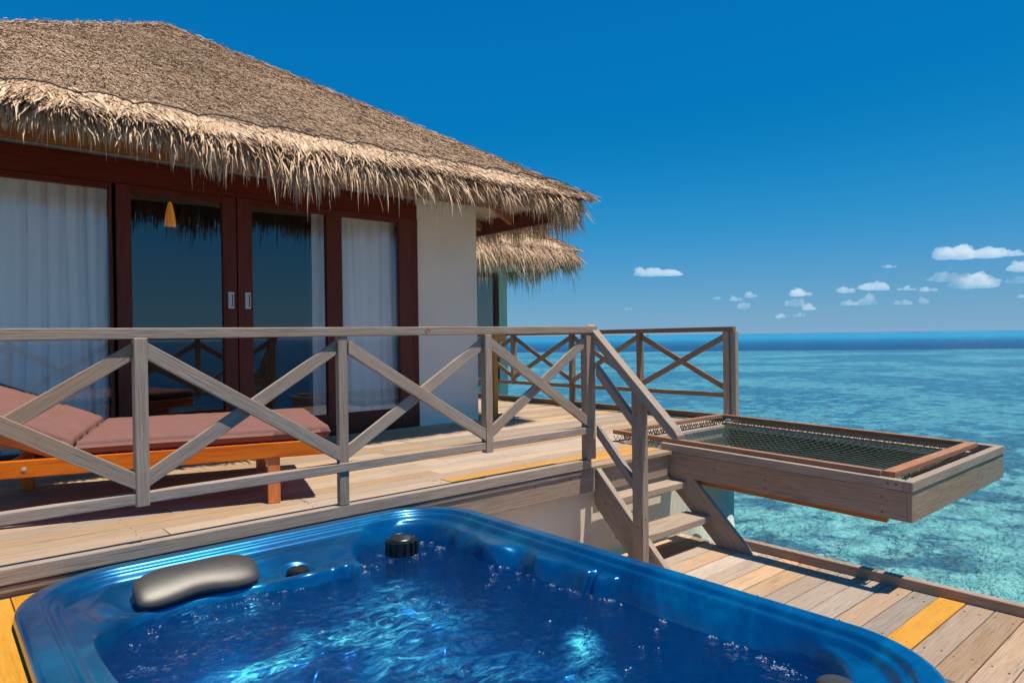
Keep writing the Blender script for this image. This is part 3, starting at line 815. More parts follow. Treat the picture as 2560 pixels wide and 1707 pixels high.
curtain(3.25, 4.00, 6.56, .03, 2.27, 'white pleated curtain in the window next to the white wall', .16, .04, 9)
curtain(3.04, 3.22, 6.62, .03, 2.27, 'narrow white curtain edge behind the right sliding door', .09, .03, 5)

# pendant lamp inside
def lamp_mat():
    m, n, l, P = newmat('glowing_lamp_shade')
    P.inputs['Base Color'].default_value = (.5, .2, .03, 1)
    P.inputs['Emission Color'].default_value = (1, .36, .05, 1); P.inputs['Emission Strength'].default_value = .42
    tc = n.new('ShaderNodeTexCoord').outputs['UV']
    wv = n.new('ShaderNodeTexWave'); wv.bands_direction = 'X'; wv.inputs['Scale'].default_value = 6.5; l.new(tc, wv.inputs['Vector'])
    l.new(math_(n, l, 'MULTIPLY_ADD', wv.outputs['Fac'], .30), P.inputs['Emission Strength'])
    for q in n:
        if q.type == 'MATH': q.inputs[2].default_value = .06
    return m
lt = empty('pendant_lamp', (1.932, 7.5, 2.1), label='small orange glowing ribbed pendant lamp hanging inside the room', cat='lamp')
sh = MB().lathe((0, 0, 0), [(.050, .02), (.050, .06), (.045, .12), (.034, .19), (.022, .25), (.010, .28)], seg=48, rfun=lambda t, i: 1 + .07 * sin(t * 20)).build('shade', lamp_mat(), lt, smooth=True)
MB().lathe((0, 0, 0), [(.062, .012), (.062, .02)], seg=32).build('rim', M['steel'], lt)
MB().tube([(0, 0, .3), (0, 0, .6)], .004, 6).build('cord', M['blackpl'], lt)

# thatched roof ------------------------------------------------------
def thatch_roof(root, A, CR, CL, back, nblade, nfringe, seed, fr_len=(.34, .62), dens_near=None):
    """hip end: apex A, eave corners CR and CL, ridge running back"""
    r = np.random.default_rng(seed)
    A = np.array(A, float); CR = np.array(CR, float); CL = np.array(CL, float)
    A2 = A + np.array([0, back, 0]); CR2 = np.array([CR[0], CR[1] + back + 4, CR[2]]); CL2 = np.array([CL[0], CL[1] + back + 4, CL[2]])
    T = .16
    def tri_sheet(P, Q, R_, nu, nv, name_):
        pass
    # underlay body: subdivided faces with a gentle swell
    faces = [(CL, CR, A, A), (CR, CR2, A2, A), (CL2, CL, A, A2)]
    Vs = []; Fs = []; off = 0
    for (a, b, c, d) in faces:
        n = 40
        u = np.linspace(0, 1, n); U, W_ = np.meshgrid(u, u, indexing='ij')
        P = (a[None, None] * (1 - U[..., None]) * (1 - W_[..., None]) + b * U[..., None] * (1 - W_[..., None]) + c * U[..., None] * W_[..., None] + d * (1 - U[..., None]) * W_[..., None])
        P[..., 2] += .035 * fbm(P[..., 0] * 1.1, P[..., 1] * 1.1, P[..., 2], 3) - .02
        Vs.append(P.reshape(-1, 3)); idx = np.arange(n * n).reshape(n, n) + off
        Fs.append(np.stack([idx[:-1, :-1], idx[1:, :-1], idx[1:, 1:], idx[:-1, 1:]], -1).reshape(-1, 4)); off += n * n
    roof = np_mesh('roof', np.concatenate(Vs), np.concatenate(Fs), M['under'], None, smooth=True)
    roof.parent = root; roof.matrix_parent_inverse = Matrix.Translation(root.location).inverted()
    # straw: thin blades lying down the slope on every face
    def blades(n, a, b, c, d, downdir, L=(.05, .15), Wd=(.004, .010), lift=.016):
        u = r.random(n); w = 1 - np.sqrt(1 - r.random(n) * (1 - 1e-6)) if np.allclose(c, d) else r.random(n)
        P = (a * ((1 - u) * (1 - w))[:, None] + b * (u * (1 - w))[:, None] + c * (u * w)[:, None] + d * ((1 - u) * w)[:, None])
        nrm = np.cross(b - a, d - a); nrm /= np.linalg.norm(nrm)
        if nrm[2] < 0: nrm = -nrm
        dn = downdir / np.linalg.norm(downdir); sd = np.cross(dn, nrm)
        ang = r.normal(0, .26, n) + .35 * vnoise(P[:, 0] * 1.5, P[:, 1] * 1.5)
        D = dn * np.cos(ang)[:, None] + sd * np.sin(ang)[:, None]
        S_ = -dn * np.sin(ang)[:, None] + sd * np.cos(ang)[:, None]
        l = r.uniform(*L, n)[:, None]; wd = r.uniform(*Wd, n)[:, None]
        base = P + nrm * (r.random(n) * .02)[:, None] + nrm * (.035 * fbm(P[:, 0] * 1.1, P[:, 1] * 1.1, P[:, 2], 3))[:, None]
        tilt = r.uniform(.0, lift, n)[:, None]
        tw = r.normal(0, .35, n)[:, None]
        S2 = S_ * np.cos(tw) + nrm * np.sin(tw)
        p0 = base - S2 * wd / 2; p1 = base + S2 * wd / 2
        e = base + D * l + nrm * tilt
        p2 = e + S2 * wd * .3; p3 = e - S2 * wd * .3
        V = np.stack([p0, p1, p2, p3], 1).reshape(-1, 3)
        F = np.arange(n * 4).reshape(n, 4)
        rr = np.clip(r.beta(2.2, 2.2, n) + .22 * fbm(P[:, 0] * .9, P[:, 1] * .9, 3, 3), 0, 1)
        return V, F, rr
    B = [blades(nblade, CL, CR, A, A, (CL + CR) / 2 - A)]
    B.append(blades(nblade // 7, CR, CR2, A2, A, np.array([CR[0] - A[0], 0, CR[2] - A[2]]), ))
    B.append(blades(nblade // 7, CL2, CL, A, A2, np.array([CL[0] - A[0], 0, CL[2] - A[2]]), ))
    # hips: extra shaggy straw along the hip line
    def hip(n, C, L=(.05, .13)):
        t = r.random(n); P = A * (1 - t)[:, None] + C * t[:, None] + r.normal(0, .035, (n, 3)) * np.array([1, 1, .3])
        D = (C - A) / np.linalg.norm(C - A) + r.normal(0, .16, (n, 3)); D[:, 2] -= .12; D /= np.linalg.norm(D, axis=1)[:, None]
        S_ = np.cross(D, r.normal(0, 1, (n, 3))); S_ /= np.linalg.norm(S_, axis=1)[:, None]
        l = r.uniform(*L, n)[:, None]; wd = r.uniform(.005, .012, n)[:, None]
        V = np.stack([P - S_ * wd / 2, P + S_ * wd / 2, P + D * l + S_ * wd * .2, P + D * l - S_ * wd * .2], 1).reshape(-1, 3)
        return V, np.arange(n * 4).reshape(n, 4), r.beta(2.2, 2.2, n)
    B.append(hip(nblade // 16, CR)); B.append(hip(nblade // 30, CL))
    Vs, Fs, Rs = [], [], []; o_ = 0
    for V, F, q in B: Vs.append(V); Fs.append(F + o_); Rs.append(q); o_ += len(V)
    np_mesh('thatch', np.concatenate(Vs), np.concatenate(Fs), M['thatch'], roof, rnd=np.concatenate(Rs))
    # fringe: long drooping leaf strips round the eave
    def fringe(n, E0, E1, outd, up_slope, k, L, spread=.25, band=False, bk=.22):
        t = r.random(n); P = E0 * (1 - t)[:, None] + E1 * t[:, None]
        along = (E1 - E0) / np.linalg.norm(E1 - E0)
        outd = outd / np.linalg.norm(outd)
        back_ = r.random(n) ** 1.0 * .27 if band else r.random(n) ** 1.5 * bk
        P = P - outd * back_[:, None]; P[:, 2] += back_ * up_slope + (r.uniform(.004, .045, n) + .035 * fbm(P[:, 0] * 1.1, (P[:, 1] + 0) * 1.1, P[:, 2], 3) if band else r.uniform(-.07, .02, n))
        clump = vnoise(t * np.linalg.norm(E1 - E0) * 2.6 + seed, 0.5) * 1.5 + vnoise(t * np.linalg.norm(E1 - E0) * 9 + seed, 1.5) * .6
        l = (r.uniform(.11, .21, n) if band else r.uniform(*L, n)) * (1 + .5 * clump) * np.where(r.random(n) < .06, 1.45, 1.0) * (1 if band else np.clip(.50 + .5 * (P[:, 0] - .2) / 2.2, .5, 1.0))
        a0 = r.uniform(-.75, -.48, n) if band else r.uniform(-1.25, -.45, n)           # initial pitch, below horizontal
        droop = np.abs(r.normal(.25, .3, n)) if band else np.abs(r.normal(.35, .35, n)) + .25
        side = r.normal(0, spread * 1.3, n) + 1.4 * vnoise(t * np.linalg.norm(E1 - E0) * 5, seed * 1.0)
        wd = r.uniform(.008, .022, n) if band else r.uniform(.004, .015, n)
        twist = r.normal(0, .35 if band else .75, n)
        m = 7; V = np.zeros((n, m, 2, 3)); p = P.copy(); bend = r.normal(0, .55, n)
        for i in range(m):
            s_ = i / (m - 1)
            sq = side + bend * s_ * s_
            ca, sa = np.cos(sq)[:, None], np.sin(sq)[:, None]
            hd = outd * ca + along * sa; sdir = -outd * sa + along * ca
            pit = a0 - droop * s_ ** 1.3
            pit = np.maximum(pit, -1.62)
            d = hd * np.cos(pit)[:, None]; d[:, 2] += np.sin(pit)
            ww = wd * (1.0 if s_ < .55 else (1 - ((s_ - .55) / .45) ** 1.3 * .92)) * (0.6 + .4 * min(1, i / 1.5)) * (1 + .18 * np.sin(i * 2.1 + bend * 9))
            tw = twist * s_ + .4 * np.sin(i + twist * 3)
            up_ = np.cross(d, sdir)
            sd2 = sdir * np.cos(tw)[:, None] + up_ * np.sin(tw)[:, None]
            V[:, i, 0] = p - sd2 * ww[:, None] / 2; V[:, i, 1] = p + sd2 * ww[:, None] / 2
            p = p + d * (l / (m - 1))[:, None]
        idx = np.arange(n * m * 2).reshape(n, m, 2)
        F = np.stack([idx[:, :-1, 0], idx[:, :-1, 1], idx[:, 1:, 1], idx[:, 1:, 0]], -1).reshape(-1, 4)
        rr = np.repeat(np.clip(r.beta(2, 2, n), 0, 1), m - 1)
        return V.reshape(-1, 3), F, rr
    sl = (A[2] - CL[2]) / (A[1] - CL[1]); sr = (A[2] - CR[2]) / (CR[0] - A[0])
    c1 = CR + np.array([-.55, -.0, 0]); c2 = CR + np.array([-.16, .09, 0]); c3 = CR + np.array([-.02, .35, 0]); 
    Lf = np.linalg.norm(CR - CL)
    G = [fringe(int(nfringe * 1.0), CL, c1, np.array([0, -1, 0]), sl, 0, fr_len), fringe(int(nfringe * 1.7), CL, c1, np.array([0, -1, 0]), sl, 0, fr_len, .22, True)]
    G.append(fringe(int(nfringe * .14), c1, c2, np.array([.3, -1, 0]), sl * .8, 0, fr_len, .3, True))
    G.append(fringe(int(nfringe * .10), c2, c3, np.array([1, -.6, 0]), sr * .8, 0, fr_len, .3, True))
    G.append(fringe(int(nfringe * .62 / Lf * 1.4), c1, c2, np.array([.3, -1, 0]), sl * .8, 0, (fr_len[0] * .8, fr_len[1] * .85), .3))
    G.append(fringe(int(nfringe * .5 / Lf * 1.5), c2, c3, np.array([1, -.6, 0]), sr * .8, 0, (fr_len[0] * .7, fr_len[1] * .8), .35))
    G.append(fringe(int(nfringe * .6), c3, np.array([CR[0], CR[1] + 5.5, CR[2]]), np.array([1, 0, 0]), sr, 0, (fr_len[0] * .9, fr_len[1]), bk=.10))
    Vs, Fs, Rs = [], [], []; o_ = 0
    for V, F, q in G: Vs.append(V); Fs.append(F + o_); Rs.append(q); o_ += len(V)
    fo = np_mesh('fringe', np.concatenate(Vs), np.concatenate(Fs), M['fringe'], roof, rnd=np.concatenate(Rs))
    # dark rope tying the fringe, in scallops
    mb = MB(); x = CL[0]; k = 0
    while x < CR[0] - .5:
        L = r.uniform(.32, .5); pts = []
        for i in range(13):
            t = i / 12; xx = x + L * 1.04 * t; yy = .20 - .12 * (2 * t - 1) ** 2 + .012 * r.normal()
            pts.append((xx, CL[1] + (CR[1] - CL[1]) * (xx - CL[0]) / (CR[0] - CL[0]) + yy - .02, CL[2] + (CR[2] - CL[2]) * (xx - CL[0]) / (CR[0] - CL[0]) + sl * (yy) + .075))
        mb.tube(pts, .0055, 5); x += L
    mb.build('tie_rope', M['rope'], roof)
    return roof
A_ = (2.30, 9.10, 4.83); CRm = (5.60, 5.17, 2.50); CLm = (-1.15, 5.06, 2.43)
roof = thatch_roof(villa, A_, CRm, CLm, 4, 190000, 7600, 3, fr_len=(.14, .38))
# soffit, rafters, fascia under the main roof
mb = MB()
sl = .60
mb.prism([(-1.2, 5.22, 2.36), (5.50, 5.36, 2.40), (5.50, 6.35, 2.72), (-1.2, 6.35, 2.70)], (0, 0, .02), along=(1, 0, 0))
mb.prism([(5.585, 5.40, 2.44), (5.60, 5.42, 2.44), (5.60, 9.5, 2.44), (5.02, 9.5, 2.74), (5.02, 6.36, 2.74)], (0, 0, .02), along=(0, 1, 0))
radd(mb, 'soffit', M['soffit'], villa, 0)
radd(MB().box(5.52, 5.56, 5.34, 9.5, 2.285, 2.46, axis='y'), 'fascia_board', M['mahog'], villa)
for (x0, y0, x1, y1) in ((5.03, 6.95, 5.52, 6.95), (5.03, 6.35, 5.52, 6.35), (5.03, 7.6, 5.52, 7.6)):
    radd(MB().beam((x0, y0, 2.65), (x1, y1, 2.38), .05, .09), 'rafter', M['rafter'], villa)
radd(MB().beam((5.0, 6.42, 2.70), (5.50, 5.55, 2.40), .05, .07), 'rafter', M['rafter'], villa)

# neighbouring villa wing -------------------------------------------
NY = 11.3
wing = empty('villa', (9, NY, 0), label='second thatched villa with a pale corner wall, half hidden behind the white wall', cat='villa')
def wadd(mb, name, mat, bevel=.004): return radd(mb, name, mat, wing, bevel)
wadd(MB().box(9.41, 9.66, NY, NY + .2, -4.0, 2.6, axis='z'), 'wall', M['nbrwall'])
wadd(MB().box(9.62, 9.659, NY + .201, NY + 5, -4.0, 2.6, axis='y'), 'wall', M['nbrwall'])
wadd(MB().box(6.9, 9.409, NY + .02, NY + .2, -4.0, -.05), 'wall', M['nbrwall'], 0)
wadd(MB().box(6.9, 9.40, NY + .02, NY + .12, 2.33, 2.6), 'wall', M['nbrwall'], 0)
wf = MB(); wf.box(9.29, 9.408, NY - .03, NY + .05, 0, 2.33, axis='z'); wf.box(6.9, 9.289, NY - .03, NY + .05, 2.24, 2.33)
wo = wadd(wf, 'window', M['mahog']); 
g = pane(7.0, 9.288, NY, 0, 2.24, wo)
wadd(MB().box(6.9, 9.4, NY + 1.5, NY + 1.6, -.05, 2.6), 'interior_wall', M['dark'], 0)
thatch_roof(wing, (7.2, 14.0, 5.3), (10.70, 10.1, 2.80), (6.4, 10.05, 2.82), 3, 34000, 6000, 21, fr_len=(.30, .75))
wadd(MB().box(10.42, 10.46, 10.3, 14, 2.42, 2.56, axis='y'), 'fascia_board', M['rafter'])
mb = MB()
mb.prism([(6.5, 10.3, 2.48), (10.4, 10.3, 2.48), (10.4, 11.2, 2.62), (6.5, 11.2, 2.62)], (0, 0, .02))
mb.prism([(10.41, 10.3, 2.48), (10.41, 14, 2.48), (9.67, 14, 2.62), (9.67, 11.2, 2.62)], (0, 0, .02))
wadd(mb, 'soffit', M['nbrwall'], 0)

# yellow timber stand by the wall corner
rk = empty('wooden_stand', (5.15, 6.3, 0), label='new yellow timber upright with a foot bar beside the white wall corner', cat='stand')
radd(MB().box(5.10, 5.16, 6.22, 6.28, 0, 1.0, axis='z'), 'upright', M['yellow'], rk)
radd(MB().box(5.162, 5.42, 6.22, 6.28, 0, .055), 'foot', M['yellow'], rk)
radd(MB().box(5.162, 5.29, 6.225, 6.275, .91, 1.0), 'arm', M['yellow'], rk)

# ---------------------------------------------------------------- sun lounger
PH = radians(180 - 17.0)
lg = empty('sun_lounger', (1.86, 3.895, 0), PH, label='wide orange wood sun lounger with dusty rose cushions and raised backrest', cat='sun lounger')
# local: +x towards the head, -y across to the far side
def la(mb, name, mat, bevel=.004, smooth=False): return mb.build(name, mat, lg, bevel=bevel, smooth=smooth)
WL = 1.20
la(MB().box(0, 2.05, -.032, 0, .27, .36), 'side_rail', M['orange'])
la(MB().box(0, 2.05, -WL, -WL + .032, .27, .36), 'side_rail', M['orange'])
la(MB().box(.0, .03, -WL + .033, -.033, .28, .355, axis='y'), 'end_rail', M['orange'])
for xx in (.30, 1.75):
    for yy in (-.085, -WL + .01):
        la(MB().box(xx - .035, xx + .035, yy, yy + .075, 0, .269 if yy > -.5 else .269, axis='z'), 'leg', M['orange'])
    la(MB().box(xx - .02, xx + .02, -WL + .086, -.086, .18, .25, axis='y'), 'stretcher', M['orange'])
mb = MB()
for i in range(17):
    x0 = .05 + i * .077; mb.box(x0, x0 + .055, -WL + .034, -.034, .34, .355, axis='y')
la(mb, 'slats', M['orange'], 0)
BA = radians(24)
def bp(s, y, h): return (1.33 + s * cos(BA) - h * sin(BA), y, .345 + s * sin(BA) + h * cos(BA))
mb = MB()
mb.beam(bp(0, -.05, 0), bp(.75, -.05, 0), .03, .05, up=(0, 1, 0)) if False else None
bk = MB()
for yy in (-.06, -WL + .06):
    bk.beam(bp(-.02, yy, .0), bp(.75, yy, .0), .03, .055)
for i in range(9): bk.beam(bp(.04 + i * .085, -.075, .02), bp(.04 + i * .085, -WL + .075, .02), .055, .014)
la(bk, 'backrest_frame', M['orange'])
la(MB().beam((1.95, -.10, .28), bp(.45, -.10, -.03), .03, .03), 'backrest_prop', M['orange'])
o = MB().lathe((0, 0, 0), [(.011, 0), (.011, .003), (.006, .004)], seg=20).build('bolt', M['steel'], lg); o.location = (1.53, .0005, .315); o.rotation_euler = (radians(-90), 0, 0)
def cushion(x0, x1, th, name, tilt=False, lx=.0):
    """puffy slab with two lengthwise stitched channels"""
    nx, ny = 90, 200
    ov = .028
    y0, y1 = -WL + .012, -.012
    # closed superellipsoid-like slab: parametrise top and bottom grids
    u = np.linspace(-1, 1, nx); v = np.linspace(-1, 1, ny); U, Vv = np.meshgrid(u, v, indexing='ij')
    X = (x0 + x1) / 2 + (x1 - x0) / 2 * U; Y = (y0 + y1) / 2 + (y1 - y0) / 2 * Vv
    ex = np.minimum(x1 - X, X - x0); ey = np.minimum(y1 - Y, Y - y0)
    R = .032
    q = lambda e: np.where(e < R, 1 - np.sqrt(np.clip(1 - (1 - e / R) ** 2, 0, 1)), 0)
    rim = np.clip(np.sqrt(q(ex) ** 2 + q(ey) ** 2), 0, 1)
    puff = .010 * (1 - np.exp(-np.minimum(ex, ey) / .06))
    seam = np.zeros_like(X)
    for sy in (-.40, -.80):
        seam += np.exp(-((Y - sy) / .009) ** 2) * .015 + np.exp(-((Y - sy) / .05) ** 2) * .006
    wr = .0035 * fbm(X * 5, Y * 5, 2, 3) + .002 * fbm(X * 20, Y * 6, 5, 2)
    top = th - (th / 2) * rim + puff - seam + wr
    bot = (th / 2) * rim
    V = np.concatenate([np.stack([X, Y, top], -1).reshape(-1, 3), np.stack([X, Y, bot], -1).reshape(-1, 3)])
    idx = np.arange(nx * ny).reshape(nx, ny); n0 = nx * ny
    F = [np.stack([idx[:-1, :-1], idx[1:, :-1], idx[1:, 1:], idx[:-1, 1:]], -1).reshape(-1, 4)]
    F.append((F[0] + n0)[:, ::-1])
    for e in (idx[0, :], idx[-1, ::-1], idx[::-1, 0], idx[:, -1]):
        F.append(np.stack([e[:-1], e[1:], e[1:] + n0, e[:-1] + n0], -1))
    V = V.copy()
    if tilt:
        s = V[:, 0].copy(); h = V[:, 2].copy() + .028
        V[:, 0] = 1.33 + s * cos(BA) - h * sin(BA); V[:, 2] = .345 + s * sin(BA) + h * cos(BA)
    else: V[:, 2] += .366
    o = np_mesh(name, V, np.concatenate(F), M['cushion'], lg, smooth=True)
    return o
cushion(-.035, 1.31, .075, 'seat_cushion')
cushion(.015, .80, .075, 'back_cushion', tilt=True)

# ---------------------------------------------------------------- hot tub
def acrylic():
    m, n, l, P = newmat('marbled_blue_acrylic')
    tc = n.new("ShaderNodeTexCoord").outputs['Object']
    a = noise(n, l, mapping(n, l, tc, (.8, 1.6, 1.2)), 1.2, 5, .55, 1.6)
    b = noise(n, l, tc, 9, 4, .6, 3)
    f = math_(n, l, 'ADD', math_(n, l, 'MULTIPLY', a, .8), math_(n, l, 'MULTIPLY', b, .2))
    r = ramp(n, [(.34, (.0, .075, .24)), (.50, (.0, .13, .34)), (.62, (.0, .22, .45)), (.76, (.0, .36, .58))]); l.new(f, r.inputs[0])
    l.new(r.outputs[0], P.inputs['Base Color'])
    P.inputs['Roughness'].default_value = .28; P.inputs['Metallic'].default_value = .55
    P.inputs['Coat Weight'].default_value = .55; P.inputs['Coat Roughness'].default_value = .06
    P.inputs['Specular IOR Level'].default_value = .5
    return m
M['acrylic'] = acrylic()
TX0, TX1, TY0, TY1, TR = .235, 2.335, .58, 3.385, .40
TZ = .008
def sd_rbox(x, y, x0, x1, y0, y1, R):
    """distance inside (positive) of a rounded box"""
    cx, cy = (x0 + x1) / 2, (y0 + y1) / 2
    qx = np.abs(x - cx) - (x1 - x0) / 2 + R; qy = np.abs(y - cy) - (y1 - y0) / 2 + R
    return -(np.minimum(np.maximum(qx, qy), 0) + np.sqrt(np.maximum(qx, 0) ** 2 + np.maximum(qy, 0) ** 2) - R)
def smax(a, b, k=.06):
    h = np.clip(.5 + .5 * (a - b) / k, 0, 1); return b + (a - b) * h + k * h * (1 - h)
def G(x, y, cx, cy, sx, sy=None, ang=0):
    sy = sy or sx; dx = x - cx; dy = y - cy
    c, s_ = cos(ang), sin(ang); u = c * dx + s_ * dy; v = -s_ * dx + c * dy
    return np.exp(-(u / sx) ** 2 - (v / sy) ** 2)
def tub_z(x, y):
    D = sd_rbox(x, y, TX0, TX1, TY0, TY1, TR)
    z = TZ - .022 * sstep(.076, .098, D) + .005 * sstep(.098, .110, D) - .030 * sstep(.114, .146, D)
    # broad ledges inside the lip: back bench slopes towards the water, left arm flat
    z = z - .07 * sstep(.14, .42, D) * sstep(2.75, 3.05, y) * sstep(.42, .62, x)
    basin = sd_rbox(x, y, .47, 2.155, .86, 2.93, .26)
    bay = .235 - np.sqrt((x - 1.86) ** 2 + (y - 2.985) ** 2)
    B = smax(basin, bay, .05)
    B = B - .13 * G(x, y, 1.30, 2.93, .13, .11)            # knob shelf
    B = B - .10 * G(x, y, 1.47, 2.90, .05, .10)            # fin beside the filter bay
    B = B - .12 * G(x, y, 2.10, 2.62, .07, .16)            # corner shelf on the right
    B = B - .05 * G(x, y, 2.13, 2.30, .06, .10)
    B = B - .03 * G(x, y, 2.13, 1.95, .05, .05)
    B = B + .07 * G(x, y, .90, 2.93, .30, .10) - .05 * G(x, y, .44, 3.0, .10, .2)
    B = B + .05 * G(x, y, .50, 2.55, .06, .22) - .05 * G(x, y, .5, 2.18, .06, .10) + .05 * G(x, y, .5, 1.8, .06, .2)
    rt = sstep(1.9, 2.0, x)
    B = B - .040 * rt * (sstep(1.985, 2.005, y) - sstep(2.285, 2.325, y)) - .022 * rt * (sstep(1.86, 1.875, y) - sstep(1.94, 1.955, y))
    B = B + .05 * G(x, y, 2.13, 1.10, .06, .13)
    wall = sstep(-.05, .13, B)
    seat = .40 + .06 * fbm(x * 2.2, y * 2.2, 3, 3)
    foot = sstep(.30, .55, B) * .38
    ridge = .07 * G(x, y, 1.0, 2.3, .9, .05, 1.0) + .08 * G(x, y, 1.6, 2.0, .8, .06, -1.1) + .06 * G(x, y, 1.3, 1.6, .5, .06, .3)
    depth = seat + foot - ridge
    z = z - wall * depth
    # dish around the knob
    rk_ = np.sqrt((x - 1.295) ** 2 + (y - 3.015) ** 2)
    z = z + .006 * np.exp(-((rk_ - .085) / .016) ** 2) - .010 * sstep(.085, .05, rk_)
    # faint moulded swoops on the bench
    z = z + .006 * G(x, y, 1.15, 3.17, .14, .018, .1) + .006 * G(x, y, .52, 3.12, .10, .02, 1.1)
    return z
nx, ny = 420, 560
gx = np.linspace(TX0, TX1, nx); gy = np.linspace(TY0, TY1, ny)
X, Y = np.meshgrid(gx, gy, indexing='ij')
def snap(X, Y, D0):
    """pull points outside the offset outline onto it (corners only)"""
    cx = np.clip(X, TX0 + TR, TX1 - TR); cy = np.clip(Y, TY0 + TR, TY1 - TR)
    dx, dy = X - cx, Y - cy; d = np.sqrt(dx * dx + dy * dy); lim = TR - D0
    out = d > lim; k = np.where(out, lim / np.maximum(d, 1e-6), 1)
    return cx + dx * k, cy + dy * k, d > lim + .012
XS, YS, OUT = snap(X, Y, .0295)
Z = tub_z(XS, YS)
V = np.stack([XS, YS, Z], -1).reshape(-1, 3)
idx = np.arange(nx * ny).reshape(nx, ny)
F = np.stack([idx[:-1, :-1], idx[1:, :-1], idx[1:, 1:], idx[:-1, 1:]], -1).reshape(-1, 4)
of = OUT.reshape(-1)
F = F[~(of[F].all(axis=1))]
# rolled lip swept round the outline
def outline(off, n=24):
    pts = []
    for (cx, cy, a0) in ((TX1 - TR, TY1 - TR, 0), (TX0 + TR, TY1 - TR, pi / 2), (TX0 + TR, TY0 + TR, pi), (TX1 - TR, TY0 + TR, 1.5 * pi)):
        for i in range(n + 1):
            a = a0 + pi / 2 * i / n; pts.append((cx + (TR - off) * cos(a), cy + (TR - off) * sin(a)))
    return np.array(pts)
prof = [(.028 - .028 * sin(t) if False else .030 * (1 - sin(t)), TZ - .0003 - .028 * (1 - cos(t))) for t in np.linspace(0.02, pi / 2, 9)]
prof += [(0, TZ - .034), (0, TZ - .042), (.002, TZ - .047), (.008, TZ - .05), (.03, TZ - .052)]
rings = [np.concatenate([outline(o_), np.full((len(outline(o_)), 1), z_)], 1) for o_, z_ in prof]
nr = len(rings[0]); base = len(V)
V = np.concatenate([V] + rings)
FL = []
for i in range(len(rings) - 1):
    a = base + i * nr + np.arange(nr); b = a + nr; a2 = np.roll(a, -1); b2 = np.roll(b, -1)
    FL.append(np.stack([a, b, b2, a2], -1))
F = np.concatenate([F] + FL)
tub = empty('hot_tub', (1.285, 1.98, LZ), label='blue marbled acrylic hot tub full of bubbling water in the foreground', cat='hot tub')
shell = np_mesh('shell', V, F, M['acrylic'], None, smooth=True)
shell.parent = tub; shell.matrix_parent_inverse = Matrix.Translation(tub.location).inverted()
mb = MB(); mb.box(.27, 2.30, .63, .66, LZ, TZ - .07); mb.box(.27, 2.30, 3.31, 3.34, LZ, TZ - .07)
mb.box(.27, .30, .665, 3.305, LZ, TZ - .07, axis='y'); mb.box(2.27, 2.30, .665, 3.305, LZ, TZ - .07, axis='y')
cb = radd(mb, 'cabinet', M['cabinet'], tub, .01)
# head pillow
n1, n2 = 72, 48
t = np.linspace(0, pi, n1); p_ = np.linspace(0, 2 * pi, n2, endpoint=False)
Tt, Pp = np.meshgrid(t, p_, indexing='ij')
c = np.sign(np.cos(Tt)) * np.abs(np.cos(Tt)) ** .62; s_ = np.abs(np.sin(Tt)) ** .45
Lx = .245 * c
wid = .098 * (1 - .13 * np.exp(-(Lx / .09) ** 2)); hgt = .034 * (1 + .05 * np.exp(-(Lx / .1) ** 2))
Yl = wid * s_ * np.cos(Pp) + .014 * np.cos(Lx * 9) - .015; Zl = hgt * s_ * np.sign(np.sin(Pp)) * np.abs(np.sin(Pp)) ** .8
a = radians(32)
Yr = Yl * cos(a) - Zl * sin(a); Zr = Yl * sin(a) + Zl * cos(a)
V = np.stack([Lx + .875, Yr + 3.075, Zr - .035], -1).reshape(-1, 3)
idx = np.arange(n1 * n2).reshape(n1, n2); i2 = np.roll(idx, -1, axis=1)
F = np.stack([idx[:-1], i2[:-1], i2[1:], idx[1:]], -1).reshape(-1, 4)
o = np_mesh('headrest', V, F, M['vinyl'], None, smooth=True); o.parent = tub; o.matrix_parent_inverse = Matrix.Translation(tub.location).inverted()
# second headrest at the near right corner, only its top shows
V2 = np.stack([Yl * .62 * .9 + Lx * .8 * .43 + 1.97, Lx * .8 * .9 - Yl * .62 * .43 + .76, Zl - .075], -1).reshape(-1, 3)
o = np_mesh('headrest', V2, F[:, ::-1], M['vinyl'], None, smooth=True); o.parent = tub; o.matrix_parent_inverse = Matrix.Translation(tub.location).inverted()
# diverter knob
kz = float(tub_z(np.array(1.295), np.array(3.015)))
radd(MB().lathe((1.295, 3.015, kz), [(.046, -.01), (.052, .004), (.052, .020), (.047, .031), (.033, .037), (.030, .034), (.004, .034)], seg=36,
     rfun=lambda t, i: 1 - (.10 * max(0, cos(3 * t + .4)) ** 2 if 0 < i < 5 else 0)), 'diverter_knob', M['blackpl'], tub, 0)
# filter cap with ribs
FX, FY = 1.842, 3.005
mb = MB()
mb.lathe((FX, FY, 0), [(.073, -.24), (.073, -.060), (.069, -.046), (.062, -.040), (.060, -.043), (.004, -.043)], seg=48)
for k in range(14):
    a = 2 * pi * k / 14
    mb.beam((FX + .077 * cos(a), FY + .077 * sin(a), -.24), (FX + .075 * cos(a), FY + .075 * sin(a), -.056), .019, .016, up=(cos(a), sin(a), 0))
radd(mb, 'filter_cap', M['blackpl'], tub, .002)
# jets and a grille under water
for (x, y) in ((.78, 2.45), (.98, 2.12), (.62, 2.15), (1.15, 1.45)):
    z = float(tub_z(np.array(x), np.array(y)))
    radd(MB().lathe((x, y, z), [(.05, -.03), (.05, .008), (.035, .014), (.02, .004)], seg=20), 'jet', M['blackpl'], tub, 0)

